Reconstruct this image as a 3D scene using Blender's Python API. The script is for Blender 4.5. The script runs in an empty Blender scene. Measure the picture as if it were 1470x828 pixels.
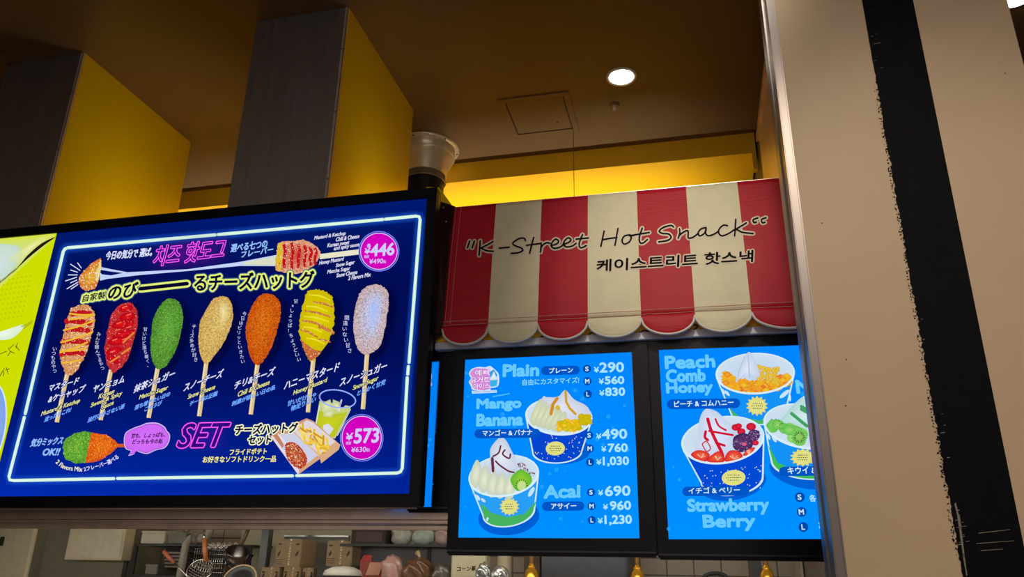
import bpy, bmesh, math, random
from mathutils import Vector, Matrix
R = random.Random(7)
S = bpy.context.scene
COL = S.collection

# ------------------------------------------------------------------ camera
YAW, PITCH, ROLL, F = math.radians(-13.5), math.radians(20.35), math.radians(0.99), 1109.65
CAM = Vector((0, 0, 1.55))
_f = Vector((math.sin(YAW)*math.cos(PITCH), math.cos(YAW)*math.cos(PITCH), math.sin(PITCH)))
_r0 = Vector((math.cos(YAW), -math.sin(YAW), 0)); _u0 = _r0.cross(_f)
_r = math.cos(ROLL)*_r0 + math.sin(ROLL)*_u0
_u = -math.sin(ROLL)*_r0 + math.cos(ROLL)*_u0
cd = bpy.data.cameras.new('camera'); cam = bpy.data.objects.new('camera', cd); COL.objects.link(cam)
cd.sensor_width = 36; cd.lens = F/1470*36; cd.clip_start = .05
m = Matrix((_r, _u, -_f)).transposed().to_4x4(); m.translation = CAM
cam.matrix_world = m; S.camera = cam
def ray(x, y): return (x-735)/F*_r - (y-414)/F*_u + _f
def atY(x, y, Y): d = ray(x, y); return CAM + d*(Y/d.y)
def atZ(x, y, Z): d = ray(x, y); return CAM + d*((Z-CAM.z)/d.z)

# ------------------------------------------------------------------ view + light
S.view_settings.view_transform = 'Standard'; S.view_settings.look = 'None'
S.view_settings.exposure = 0; S.view_settings.gamma = 1; S.view_settings.use_curve_mapping = False
W = bpy.data.worlds.new('world'); S.world = W; W.use_nodes = True
W.node_tree.nodes['Background'].inputs[0].default_value = (1, .90, .80, 1)
W.node_tree.nodes['Background'].inputs[1].default_value = 1.0
# the hall around: brighter near eye level than overhead
_N = W.node_tree.nodes; _L = W.node_tree.links
_tc = _N.new('ShaderNodeTexCoord'); _sx = _N.new('ShaderNodeSeparateXYZ'); _rp = _N.new('ShaderNodeValToRGB')
_L.new(_tc.outputs['Generated'], _sx.inputs[0]); _mr = _N.new('ShaderNodeMapRange'); _mr.inputs['From Min'].default_value = -1; _L.new(_sx.outputs['Z'], _mr.inputs['Value']); _L.new(_mr.outputs[0], _rp.inputs[0])
_e = _rp.color_ramp.elements; _e[0].position = .36; _e[0].color = (.13, .115, .10, 1); _e[1].position = .64; _e[1].color = (.12, .106, .094, 1)
_k = _rp.color_ramp.elements.new(.5); _k.color = (.62, .53, .45, 1)
_L.new(_rp.outputs[0], _N['Background'].inputs[0])
def light(name, kind, loc, target, energy, col, size=.5, sizey=None, **kw):
    d = bpy.data.lights.new(name, kind); o = bpy.data.objects.new(name, d); COL.objects.link(o)
    o.location = loc; d.energy = energy; d.color = col
    if kind == 'AREA':
        d.size = size
        if sizey: d.shape = 'RECTANGLE'; d.size_y = sizey
    else: d.shadow_soft_size = size
    for k, v in kw.items(): setattr(d, k, v)
    o.rotation_euler = (Vector(target)-Vector(loc)).to_track_quat('-Z', 'Y').to_euler()
    return o
CEIL = 4.15
light('hall_light', 'AREA', (.2, -2.4, 3.9), (0, 2.0, 2.2), 30, (1, .88, .74), 3.2, 1.6)
light('hall_spot', 'SPOT', (.05, .55, 4.05), (-.02, 2.68, 2.66), 150, (1, .92, .76), .12, spot_size=math.radians(30), spot_blend=1.0)
light('hall_spot', 'SPOT', (.62, -.6, 4.05), (.52, 1.8, 1.86), 150, (1, .85, .68), .1, spot_size=math.radians(38), spot_blend=1.0)
light('cove_light', 'AREA', (-2.45, 4.76, 2.95), (-2.45, 4.74, 4.0), 15.5, (1, .92, .72), 5.0, .05, spread=math.radians(75))
light('kitchen_light', 'AREA', (-1.7, 3.35, 1.745), (-1.7, 4.3, 1.45), 10, (1, .98, .85), 5.0, .12)
light('kitchen_light', 'AREA', (-2, 4.15, 2.6), (-2, 4.2, 1.5), 5, (1, .98, .85), 4.4, .2)
light('duct_fill', 'AREA', (-2.62, 3.3, 2.995), (-3.066, 3.3, 3.45), 2.2, (1, .95, .78), .1, .8, spread=math.radians(120))  # unseen strip added to brighten the left duct's yellow side
light('duct_fill', 'AREA', (-1.2, 3.25, 3.0), (-1.52, 3.25, 3.40), 1.1, (1, .95, .78), .1, .6, spread=math.radians(110))  # same added fill for the centre duct, hidden behind the wide screen
S.cycles.transparent_max_bounces = 32

# ------------------------------------------------------------------ materials
def lin(c):
    c = c/255.
    return c/12.92 if c <= .04045 else ((c+.055)/1.055)**2.4
def rgb(c, a=1): return (lin(c[0]), lin(c[1]), lin(c[2]), a)
MATS = {}
def mat(name, col, rough=.5, metal=0, noise=.08, scale=20, bump=0, bscale=80, emit=None, trans=0, spec=.5, coat=0, stretch=None):
    if name in MATS: return MATS[name]
    M = bpy.data.materials.new(name); M.use_nodes = True; nt = M.node_tree; N = nt.nodes; L = nt.links
    b = N['Principled BSDF']; b.inputs['Roughness'].default_value = rough; b.inputs['Metallic'].default_value = metal
    b.inputs['Specular IOR Level'].default_value = spec; b.inputs['Coat Weight'].default_value = coat
    b.inputs['Transmission Weight'].default_value = trans
    tc = N.new('ShaderNodeTexCoord'); src = tc.outputs['Object']
    if stretch:
        mp = N.new('ShaderNodeMapping'); mp.inputs['Scale'].default_value = stretch; L.new(src, mp.inputs[0]); src = mp.outputs[0]
    n = N.new('ShaderNodeTexNoise'); n.inputs['Scale'].default_value = scale; n.inputs['Detail'].default_value = 4; L.new(src, n.inputs[0])
    r = N.new('ShaderNodeValToRGB'); c = rgb(col)
    r.color_ramp.elements[0].position = .3; r.color_ramp.elements[1].position = .7
    r.color_ramp.elements[0].color = tuple(x*(1-noise) for x in c[:3])+(1,)
    r.color_ramp.elements[1].color = tuple(min(1, x*(1+noise)) for x in c[:3])+(1,)
    L.new(n.outputs['Fac'], r.inputs[0]); L.new(r.outputs[0], b.inputs['Base Color'])
    if bump:
        n2 = N.new('ShaderNodeTexNoise'); n2.inputs['Scale'].default_value = bscale; L.new(src, n2.inputs[0])
        bp = N.new('ShaderNodeBump'); bp.inputs['Strength'].default_value = bump; bp.inputs['Distance'].default_value = .004
        L.new(n2.outputs['Fac'], bp.inputs['Height']); L.new(bp.outputs[0], b.inputs['Normal'])
    if emit:
        b.inputs['Emission Color'].default_value = rgb(emit[0]); b.inputs['Emission Strength'].default_value = emit[1]
    MATS[name] = M; return M
def ink(name, crumb=0, scale=170):
    if name in MATS: return MATS[name]
    M = bpy.data.materials.new(name); M.use_nodes = True; nt = M.node_tree; N = nt.nodes; L = nt.links
    N.remove(N['Principled BSDF']); out = N['Material Output']
    at = N.new('ShaderNodeAttribute'); at.attribute_name = 'ink'
    em = N.new('ShaderNodeEmission'); tr = N.new('ShaderNodeBsdfTransparent'); mx = N.new('ShaderNodeMixShader')
    src = at.outputs['Color']
    if crumb:
        tc = N.new('ShaderNodeTexCoord'); v = N.new('ShaderNodeTexVoronoi'); v.inputs['Scale'].default_value = scale; L.new(tc.outputs['Object'], v.inputs['Vector'])
        mr = N.new('ShaderNodeMapRange'); mr.inputs['From Max'].default_value = .8; mr.inputs['To Min'].default_value = 1+crumb; mr.inputs['To Max'].default_value = 1-crumb
        L.new(v.outputs['Distance'], mr.inputs['Value'])
        mu = N.new('ShaderNodeVectorMath'); mu.operation = 'SCALE'; L.new(src, mu.inputs[0]); L.new(mr.outputs[0], mu.inputs['Scale']); src = mu.outputs[0]
    L.new(src, em.inputs['Color']); L.new(at.outputs['Alpha'], mx.inputs[0]); L.new(tr.outputs[0], mx.inputs[1]); L.new(em.outputs[0], mx.inputs[2])
    L.new(mx.outputs[0], out.inputs[0]); MATS[name] = M; return M
INK = ink('screen_picture'); CRUMB = ink('screen_crumb_picture', .38)

# ------------------------------------------------------------------ objects
ORG = {}
def tag(o, label=None, cat=None, group=None, kind=None):
    if label: o['label'] = label
    if cat: o['category'] = cat
    if group: o['group'] = group
    if kind: o['kind'] = kind
    return o
def thing(name, loc, label, cat, group=None):
    o = bpy.data.objects.new(name, None); COL.objects.link(o); o.location = loc; o.empty_display_size = .05
    ORG[o] = Vector(loc); return tag(o, label, cat, group)
class MB:
    def __init__(s): s.v = []; s.f = []; s.m = []; s.sm = []; s.c = []; s.mi = 0
    def add(s, vs, fs, smooth=False):
        b = len(s.v); s.v += [Vector(x) for x in vs]
        for f in fs: s.f.append([b+i for i in f]); s.m.append(s.mi); s.sm.append(smooth)
        return s
    def box(s, a, b, bev=0):
        x0, y0, z0 = [min(p, q) for p, q in zip(a, b)]; x1, y1, z1 = [max(p, q) for p, q in zip(a, b)]
        bm = bmesh.new(); bmesh.ops.create_cube(bm, size=1)
        for v in bm.verts: v.co = Vector(((x0+x1)/2+v.co.x*(x1-x0), (y0+y1)/2+v.co.y*(y1-y0), (z0+z1)/2+v.co.z*(z1-z0)))
        if bev: bmesh.ops.bevel(bm, geom=bm.edges[:], offset=bev, segments=2, affect='EDGES')
        s.bm(bm); return s
    def bm(s, bm, smooth=False):
        bm.verts.index_update(); s.add([v.co.copy() for v in bm.verts], [[v.index for v in f.verts] for f in bm.faces], smooth); bm.free()
    def tube(s, pts, r, n=10, cap=True):
        pts = [Vector(p) for p in pts]; rs = r if isinstance(r, (list, tuple)) else [r]*len(pts); vs = []; fs = []
        up = None
        for i, p in enumerate(pts):
            t = (pts[min(i+1, len(pts)-1)]-pts[max(i-1, 0)]).normalized()
            if up is None: up = t.orthogonal().normalized()
            up = (up - t*up.dot(t)).normalized(); w = t.cross(up)
            for k in range(n):
                a = 2*math.pi*k/n; vs.append(p+(up*math.cos(a)+w*math.sin(a))*rs[i])
        for i in range(len(pts)-1):
            for k in range(n): fs.append([i*n+k, i*n+(k+1) % n, (i+1)*n+(k+1) % n, (i+1)*n+k])
        if cap: fs.append(list(range(n))[::-1]); fs.append([(len(pts)-1)*n+k for k in range(n)])
        return s.add(vs, fs, True)
    def lathe(s, prof, c, n=32, axis=None):
        q = Vector((0, 0, 1)).rotation_difference(Vector(axis)) if axis else None; vs = []; fs = []
        for (r, z) in prof:
            for k in range(n):
                a = 2*math.pi*k/n; p = Vector((r*math.cos(a), r*math.sin(a), z))
                if q: p = q @ p
                vs.append(Vector(c)+p)
        for i in range(len(prof)-1):
            for k in range(n): fs.append([i*n+k, i*n+(k+1) % n, (i+1)*n+(k+1) % n, (i+1)*n+k])
        return s.add(vs, fs, True)
    def prism(s, pts, d):
        d = Vector(d); n = len(pts); vs = [Vector(p) for p in pts]+[Vector(p)+d for p in pts]
        fs = [list(range(n))[::-1], [n+i for i in range(n)]]+[[i, (i+1) % n, n+(i+1) % n, n+i] for i in range(n)]
        return s.add(vs, fs)
    def build(s, name, mats, parent=None, kind=None, label=None):
        me = bpy.data.meshes.new(name)
        org = ORG.get(parent, Vector((0, 0, 0)))
        if parent is None:      # origin at the base centre of a one-mesh thing
            lo = [min(v[i] for v in s.v) for i in range(3)]; hi = [max(v[i] for v in s.v) for i in range(3)]
            org = Vector(((lo[0]+hi[0])/2, (lo[1]+hi[1])/2, lo[2]))
        me.from_pydata([v-org for v in s.v], [], s.f)
        for mm in (mats if isinstance(mats, (list, tuple)) else [mats]): me.materials.append(mm)
        for p, mi, sm in zip(me.polygons, s.m, s.sm): p.material_index = mi; p.use_smooth = sm
        if s.c:
            a = me.color_attributes.new('ink', 'FLOAT_COLOR', 'POINT')
            for i, c in enumerate(s.c): a.data[i].color = c
        me.validate(); me.update()
        o = bpy.data.objects.new(name, me); COL.objects.link(o)
        if parent is None: o.location = org
        else: o.parent = parent
        ORG[o] = org
        if kind: o['kind'] = kind
        if label: o['label'] = label
        return o
def fixn(o):
    bm = bmesh.new(); bm.from_mesh(o.data); bmesh.ops.recalc_face_normals(bm, faces=bm.faces[:]); bm.to_mesh(o.data); bm.free(); return o
_orig_build = MB.build
def _build(s, *a, **k):
    o = _orig_build(s, *a, **k)
    if not s.c: fixn(o)
    return o
MB.build = _build

# ------------------------------------------------------------------ lettering
_tc = {}
def glyphs(body, off=0.0):
    off = 0.0; k = (body, off)
    if k not in _tc:
        c = bpy.data.curves.new('t', 'FONT'); c.body = body; c.offset = off; c.resolution_u = 3
        o = bpy.data.objects.new('t', c); COL.objects.link(o)
        me = o.evaluated_get(bpy.context.evaluated_depsgraph_get()).to_mesh()
        _tc[k] = ([(v.co.x, v.co.y) for v in me.vertices], [list(p.vertices) for p in me.polygons])
        bpy.data.objects.remove(o); bpy.data.curves.remove(c)
    return _tc[k]
def smooth(pts, n=6, closed=False):
    out = []; N = len(pts)
    for i in range(N if closed else N-1):
        p = [pts[(i+j) % N] if closed else pts[min(max(i+j, 0), N-1)] for j in (-1, 0, 1, 2)]
        for k in range(n):
            t = k/n
            out.append(tuple(.5*((2*p[1][a])+(-p[0][a]+p[2][a])*t+(2*p[0][a]-5*p[1][a]+4*p[2][a]-p[3][a])*t*t+(-p[0][a]+3*p[1][a]-3*p[2][a]+p[3][a])*t**3) for a in (0, 1)))
    if not closed: out.append(tuple(pts[-1]))
    return out
def ell(cx, cy, rx, ry, rot=0, n=40, a0=0, a1=360):
    c, s = math.cos(math.radians(rot)), math.sin(math.radians(rot)); out = []
    full = abs(a1-a0) >= 360
    for k in range(n if full else n+1):
        a = math.radians(a0+(a1-a0)*k/n); x, y = rx*math.cos(a), ry*math.sin(a)
        out.append((cx+x*c-y*s, cy+x*s+y*c))
    return out
def jit(pts, j, sub=3):
    out = []
    for i in range(len(pts)):
        a, b = pts[i], pts[(i+1) % len(pts)]
        for k in range(sub):
            t = k/sub; out.append((a[0]+(b[0]-a[0])*t+R.uniform(-j, j), a[1]+(b[1]-a[1])*t+R.uniform(-j, j)))
    return out
def inside(p, poly):
    x, y = p; c = False
    for i in range(len(poly)):
        (x1, y1), (x2, y2) = poly[i], poly[i-1]
        if (y1 > y) != (y2 > y) and x < (x2-x1)*(y-y1)/(y2-y1)+x1: c = not c
    return c
TOP = {}
class Pic:
    """flat artwork on a plane; to3(x, y, layer) turns artwork coordinates into a point of that plane"""
    def __init__(s, to3): s.to3 = to3; s.b = MB(); s.layer = TOP.get(to3, 0)
    def up(s, n=1): s.layer += n; return s
    def raw(s, pts, fs, cols):
        s.b.add([s.to3(x, y, s.layer) for x, y in pts], fs); s.b.c += cols
    def poly(s, pts, col, a=1): s.raw(pts, [list(range(len(pts)))], [rgb(col, a)]*len(pts)); return s
    def fan(s, pts, ccol, ecol, ca=1, ea=1, c=None):
        n = len(pts); c = c or (sum(p[0] for p in pts)/n, sum(p[1] for p in pts)/n)
        s.raw(pts+[c], [[i, (i+1) % n, n] for i in range(n)], [rgb(ecol, ea)]*n+[rgb(ccol, ca)]); return s
    def grid(s, quad, cols, nx=8, ny=8):
        tl, tr, br, bl = quad; pts = []; cs = []
        for j in range(ny+1):
            v = j/ny
            for i in range(nx+1):
                t = i/nx
                pts.append(tuple((tl[a]*(1-t)+tr[a]*t)*(1-v)+(bl[a]*(1-t)+br[a]*t)*v for a in (0, 1))); cs.append(rgb(cols(t, v)))
        s.raw(pts, [[j*(nx+1)+i, j*(nx+1)+i+1, (j+1)*(nx+1)+i+1, (j+1)*(nx+1)+i] for j in range(ny) for i in range(nx)], cs); return s
    def line(s, pts, w, col, a=1, caps=True, glow=None, taper=None):
        n = len(pts); nr = []
        for i in range(n):
            p, q = pts[max(i-1, 0)], pts[min(i+1, n-1)]; dx, dy = q[0]-p[0], q[1]-p[1]; l = math.hypot(dx, dy) or 1
            nr.append((-dy/l, dx/l))
        def strip(w0, w1, c0, c1):
            vs = []; cs = []
            for i, (p, m) in enumerate(zip(pts, nr)):
                k = taper(i/(n-1)) if taper else 1
                vs += [(p[0]+m[0]*w0*k, p[1]+m[1]*w0*k), (p[0]+m[0]*w1*k, p[1]+m[1]*w1*k)]; cs += [c0, c1]
            s.raw(vs, [[2*i, 2*i+1, 2*i+3, 2*i+2] for i in range(n-1)], cs)
        if glow:
            gw, gc, ga = glow
            strip(0, gw, rgb(gc, ga), rgb(gc, 0)); strip(0, -gw, rgb(gc, ga), rgb(gc, 0)); s.up()
        strip(-w/2, w/2, rgb(col, a), rgb(col, a))
        if caps and w > .8:
            for p in (pts[0], pts[-1]): s.poly(ell(p[0], p[1], w/2, w/2, n=10), col, a)
        return s
    def glow(s, pts, col, a, grow):
        """soft halo outside a closed outline"""
        n = len(pts); cx = sum(p[0] for p in pts)/n; cy = sum(p[1] for p in pts)/n
        out = [(p[0]+(p[0]-cx)/(math.hypot(p[0]-cx, p[1]-cy)+1e-6)*grow, p[1]+(p[1]-cy)/(math.hypot(p[0]-cx, p[1]-cy)+1e-6)*grow) for p in pts]
        s.raw(pts+out, [[i, (i+1) % n, n+(i+1) % n, n+i] for i in range(n)], [rgb(col, a)]*n+[rgb(col, 0)]*n); return s
    def text(s, body, bl, br, h, col, off=.0, bold=0, slant=0, tl=None, halo=None, path=None, lean=True):
        vs, fs = glyphs(body, off)
        if not vs: return s
        x0, x1 = min(v[0] for v in vs), max(v[0] for v in vs); y0, y1 = min(v[1] for v in vs), max(v[1] for v in vs)
        if path is None:
            if tl is None:
                k = (785-bl[0])/(2450+bl[1]) if lean else 0
                tl = (bl[0]+h*(k+slant), bl[1]-h)
            def mp(u, v): return (bl[0]+(br[0]-bl[0])*u+(tl[0]-bl[0])*v, bl[1]+(br[1]-bl[1])*u+(tl[1]-bl[1])*v)
        else:
            pp = smooth(path, 8); ls = [0]
            for a, b in zip(pp, pp[1:]): ls.append(ls[-1]+math.hypot(b[0]-a[0], b[1]-a[1]))
            def mp(u, v):
                d = u*ls[-1]; i = 0
                while i < len(ls)-2 and ls[i+1] < d: i += 1
                t = (d-ls[i])/(ls[i+1]-ls[i]); a, b = pp[i], pp[i+1]; l = ls[i+1]-ls[i]
                nx, ny = (b[1]-a[1])/l, -(b[0]-a[0])/l
                return (a[0]+(b[0]-a[0])*t+nx*h*v+slant*h*v, a[1]+(b[1]-a[1])*t+ny*h*v)
        P = [mp((x-x0)/(x1-x0), (y-y0)/(y1-y0)) for x, y in vs]
        def put(r, c, a=1, n=16):
            for k in range(n if r else 1):
                dx, dy = (r*math.cos(2*math.pi*k/n), r*math.sin(2*math.pi*k/n)) if r else (0, 0)
                s.raw([(x+dx, y+dy) for x, y in P], fs, [rgb(c, a)]*len(P))
            if r: s.raw(P, fs, [rgb(c, a)]*len(P))
        for (r, c, a, n) in (halo or []): put(r, c, a, n); s.up()
        put(bold, col); s.up(); return s
    def chars(s, body, path, size, col, off=.012, rot=0):
        pp = smooth(path, 8); ls = [0]
        for a, b in zip(pp, pp[1:]): ls.append(ls[-1]+math.hypot(b[0]-a[0], b[1]-a[1]))
        n = len(body)
        for j, ch in enumerate(body):
            d = ls[-1]*(j+.5)/n; i = 0
            while i < len(ls)-2 and ls[i+1] < d: i += 1
            t = (d-ls[i])/(ls[i+1]-ls[i]); x = pp[i][0]+(pp[i+1][0]-pp[i][0])*t; y = pp[i][1]+(pp[i+1][1]-pp[i][1])*t
            if ch == 'ー': ch = '|'
            vs, fs = glyphs(ch, off)
            if not vs: continue
            mx = (min(v[0] for v in vs)+max(v[0] for v in vs))/2 if ch == '|' else .5
            s.raw([(x+(u-mx)*size, y-(v-.38)*size) for u, v in vs], fs, [rgb(col)]*len(vs))
        return s.up()
    def dots(s, poly, n, cols, r0, r1, k=5):
        xs = [p[0] for p in poly]; ys = [p[1] for p in poly]; c = 0; t = 0
        while c < n and t < n*8:
            t += 1; p = (R.uniform(min(xs), max(xs)), R.uniform(min(ys), max(ys)))
            if inside(p, poly):
                r = R.uniform(r0, r1); s.poly(ell(p[0], p[1], r, r*R.uniform(.6, 1), R.uniform(0, 180), k), R.choice(cols)); c += 1
        return s
    def build(s, name, parent, mats=None, label=None):
        TOP[s.to3] = s.layer+1
        return s.b.build(name, mats or [INK, CRUMB], parent, label=label)
def word(to3, name, parent, *a, **k):
    A = Pic(to3); A.text(*a, **k); return A.build(name, parent)
def planeY(Y, step=.00004):
    def to3(x, y, layer): p = atY(x, y, Y); p.y -= layer*step; return p
    return to3

# ================================================================== setting
brown = mat('ceiling_brown_paint', (114, 84, 46), .45, noise=.03, scale=3)
yellow = mat('yellow_wall_paint', (250, 198, 0), .5, noise=.02, scale=4)
steel = mat('brushed_stainless', (164, 160, 164), .42, 1, noise=.10, scale=9, stretch=(5, 5, .35), bump=.03, bscale=6)
steel_dark = mat('dull_stainless', (222, 200, 188), .36, .7, noise=.12, scale=12)
beige = mat('beige_panel_paint', (196, 171, 142), .5, noise=.03, scale=5)
blackp = mat('black_gloss_plastic', (5, 7, 22), .35, spec=.22, noise=.05)
blackm = mat('black_matte', (20, 20, 22), .6)

MB().add([(-6, -4, 0), (4, -4, 0), (4, 6, 0), (-6, 6, 0)], [[0, 1, 2, 3]]).build('floor', mat('pale_floor_tile', (196, 186, 174), .35), kind='structure')
MB().box((-6, 1.7, CEIL), (4, 6, CEIL+.1)).build('ceiling', brown, kind='structure')
MB().box((-6, -4, CEIL), (4, 1.7, CEIL+.1)).build('ceiling', mat('hall_ceiling_paint', (206, 198, 188), .6), kind='structure')
MB().box((-6, 4.86, 2.3), (.485, 4.95, CEIL)).build('wall_back', yellow, kind='structure')
# lower kitchen wall in grey-brown tile
def tilemat():
    M = bpy.data.materials.new('kitchen_wall_tile'); M.use_nodes = True; N = M.node_tree.nodes; L = M.node_tree.links
    b = N['Principled BSDF']; b.inputs['Roughness'].default_value = .35
    tc = N.new('ShaderNodeTexCoord'); mp = N.new('ShaderNodeMapping'); mp.inputs['Rotation'].default_value = (math.radians(90), 0, 0)
    br = N.new('ShaderNodeTexBrick'); br.offset = 0; br.inputs['Scale'].default_value = 1
    br.inputs['Brick Width'].default_value = .15; br.inputs['Row Height'].default_value = .092; br.inputs['Mortar Size'].default_value = .004
    br.inputs['Color1'].default_value = rgb((168, 155, 138)); br.inputs['Color2'].default_value = rgb((160, 147, 130)); br.inputs['Mortar'].default_value = rgb((80, 70, 60))
    L.new(tc.outputs['Object'], mp.inputs[0]); L.new(mp.outputs[0], br.inputs[0]); L.new(br.outputs[0], b.inputs['Base Color']); return M
MB().box((-6, 4.75, 0), (.485, 4.95, 2.3)).build('wall_back', tilemat(), kind='structure')
MB().box((-6, 4.385, 4.008), (.474, 4.858, CEIL)).build('trim_1', yellow, kind='structure')           # yellow soffit band
MB().box((.45, 4.39, 3.90), (.474, 4.44, 4.008)).build('trim_2', yellow, kind='structure')
wr = MB().box((.485, 2.0, 0), (.62, 4.87, CEIL)).build('wall_right', mat('grey_metal_panel', (96, 88, 80), .4, noise=.05), kind='structure')
b = MB(); b.box((.44, 2.9, 3.86), (.485, 4.0, 3.90)); b.box((.455, 2.9, 2.4), (.485, 3.98, 3.86)); b.build('panel_frame', steel_dark, wr)
MB().box((-6.1, -4, 0), (-6, 6, CEIL)).build('wall_left', mat('left_wall_paint', (120, 96, 72), .6), kind='structure')
MB().box((.62, 5.0, 0), (4, 5.1, CEIL)).build('wall_back', mat('hall_wall_paint', (74, 40, 34), .6), kind='structure')

# beige column in front with its worn black band and polished corner trim
CY = 1.80
col = MB().box((.279, CY, 0), (.83, CY+.14, CEIL)).build('column', beige, kind='structure')
def bandmat():
    M = mat('black_band_vinyl', (13, 13, 18), .6, spec=.06, noise=.25, scale=30, bump=.05); N = M.node_tree.nodes; L = M.node_tree.links
    b = N['Principled BSDF']; tc = N['Texture Coordinate']
    n = N.new('ShaderNodeTexNoise'); n.inputs['Scale'].default_value = 38; n.inputs['Detail'].default_value = 6; n.inputs['Roughness'].default_value = .75
    mp = N.new('ShaderNodeMapping'); mp.inputs['Scale'].default_value = (.55, 1, 2.6); L.new(tc.outputs['Object'], mp.inputs[0]); L.new(mp.outputs[0], n.inputs[0])
    rp = N.new('ShaderNodeValToRGB'); rp.color_ramp.elements[0].position = .72; rp.color_ramp.elements[1].position = .80
    rp.color_ramp.elements[0].color = (0, 0, 0, 1); rp.color_ramp.elements[1].color = (1, 1, 1, 1); L.new(n.outputs['Fac'], rp.inputs[0])
    mx = N.new('ShaderNodeMix'); mx.data_type = 'RGBA'; mx.inputs[7].default_value = rgb((80, 74, 68))
    old = b.inputs['Base Color'].links[0].from_socket; L.new(rp.outputs[0], mx.inputs[0]); L.new(old, mx.inputs[6]); L.new(mx.outputs[2], b.inputs['Base Color']); return M
bx0, bx1 = .4985, .6185
edge = [(bx0+(R.uniform(-.002, .0025) if 1.55 < z < 2.75 else R.uniform(0, .0006)), z) for z in [i*.006 for i in range(int(CEIL/.006))]]
pts = [(bx1, 0), (bx1, CEIL-.001), (bx0, CEIL-.001)]+edge[::-1]
b = MB()
zs = edge
vs = []; fs = []
for x, z in edge: vs += [(x, CY-.0015, z), (bx1, CY-.0015, z)]
for i in range(len(edge)-1): fs.append([2*i, 2*i+1, 2*i+3, 2*i+2])
b.add(vs, fs)
# torn fray marks along the left edge
for k in range(460):
    z = R.uniform(1.60, 2.72); x = bx0+R.uniform(-.008, .001); w = R.uniform(.001, .004); h = R.uniform(.0006, .003)
    b.add([(x, CY-.0012, z), (x+w, CY-.0012, z+R.uniform(-.001, .001)), (x+w, CY-.0012, z+h), (x, CY-.0012, z+h)], [[0, 1, 2, 3]])
b.build('black_band', bandmat(), col)
b = MB()
for k in range(26):     # pale scuffs on the band
    z = R.choice([R.uniform(2.70, 2.95), R.uniform(1.6, 2.7), R.uniform(1.6, 1.75)]); x = R.uniform(bx0+.001, bx0+.018); w = R.uniform(.001, .010); h = R.uniform(.0004, .0016)
    b.add([(x, CY-.0022, z), (x+w, CY-.0022, z+.001), (x+w, CY-.0022, z+h+.001), (x, CY-.0022, z+h)], [[0, 1, 2, 3]])
for (p, q, w) in (((1371, 722), (1380, 758), 2.2), ((1376, 740), (1384, 800), 3), ((1383, 795), (1388, 826), 2), ((1405, 765), (1450, 760), 1), ((1402, 780), (1455, 776), .8), ((1408, 790), (1440, 788), .8)):
    P, Q = atY(*p, CY-.0022), atY(*q, CY-.0022); d = Vector((w/F*1.9/2, 0, w/F*1.9/2))
    b.add([P-d, P+d, Q+d*.6, Q-d*.6], [[0, 1, 2, 3]])
b.build('scuff_mark', mat('pale_scuff', (128, 122, 116), .7, noise=.3, scale=200), col)
polish = mat('polished_aluminium', (128, 121, 118), .36, 1, noise=.03, scale=4)
b = MB(); b.box((.262, CY-.004, 0), (.281, CY+.15, CEIL-.001), .002); b.box((.258, CY+.06, 0), (.263, CY+.085, CEIL-.001)); b.box((.281, CY-.004, 0), (.284, CY, CEIL-.001)); b.build('corner_trim', polish, col)
b = MB()
for (x, y) in ((1215, 516), (1214, 582), (1443, 105), (1180, 320)): p = atY(x, y, CY-.0008); b.lathe([(.0001, 0), (.0012, .0), (.0014, .0006)], p, 8, (0, -1, 0))
b.build('paint_chip', mat('dark_chip', (70, 52, 40), .7), col)

# ceiling fittings
def downlight(px, py, rad, label, power, drop=0):
    p = atZ(px, py, CEIL); t = thing('downlight', (p.x, p.y, CEIL), label, 'ceiling light', 'ceiling downlights')
    wt = mat('white_lamp_trim', (232, 226, 214), .35)
    MB().lathe([(rad*.80, -.001), (rad*.84, -.006), (rad*.97, -.007), (rad, -.003), (rad, 0)], p, 40).build('trim_ring', wt, t)
    MB().lathe([(rad*.82, -.002), (rad*.70, -.0005), (rad*.70, -.0004)], p, 40).build('reflector', polish, t)
    lm = mat('lit_lamp_glass', (255, 250, 240), .3, emit=((255, 246, 228), 9))
    if drop: MB().lathe([(rad*.8, -.003), (rad*.75, -drop*.5), (rad*.5, -drop*.9), (.0005, -drop)], p, 32).build('lamp_glass', lm, t)
    else: MB().lathe([(rad*.80, -.0025), (rad*.55, -.0015), (.0005, -.0012)], p, 40).build('lamp_glass', lm, t)
    light('downlight_lamp', 'SPOT', (p.x, p.y, CEIL-.03), (p.x, p.y, 0), power, (1, .90, .74), .05, spot_size=math.radians(110), spot_blend=.8)
downlight(892, 110, .085, 'round lit downlight in the brown ceiling above the striped awning', 16)
downlight(1459, -6, .085, 'bright white lamp at the upper right corner beyond the beige column', 6, .03)
p = atZ(882, 150, CEIL); t = thing('sprinkler', (p.x, p.y, CEIL), 'small sprinkler head on the ceiling just below the lit downlight', 'sprinkler')
MB().lathe([(.030, 0), (.030, -.004), (.022, -.008), (.010, -.009)], p, 24).build('escutcheon', mat('bronze_plate', (120, 92, 64), .4), t)
MB().lathe([(.010, -.008), (.009, -.022), (.014, -.026), (.016, -.030), (.006, -.036), (.0005, -.037)], p, 20).build('sprinkler_head', mat('white_metal', (215, 205, 190), .35), t)
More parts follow.
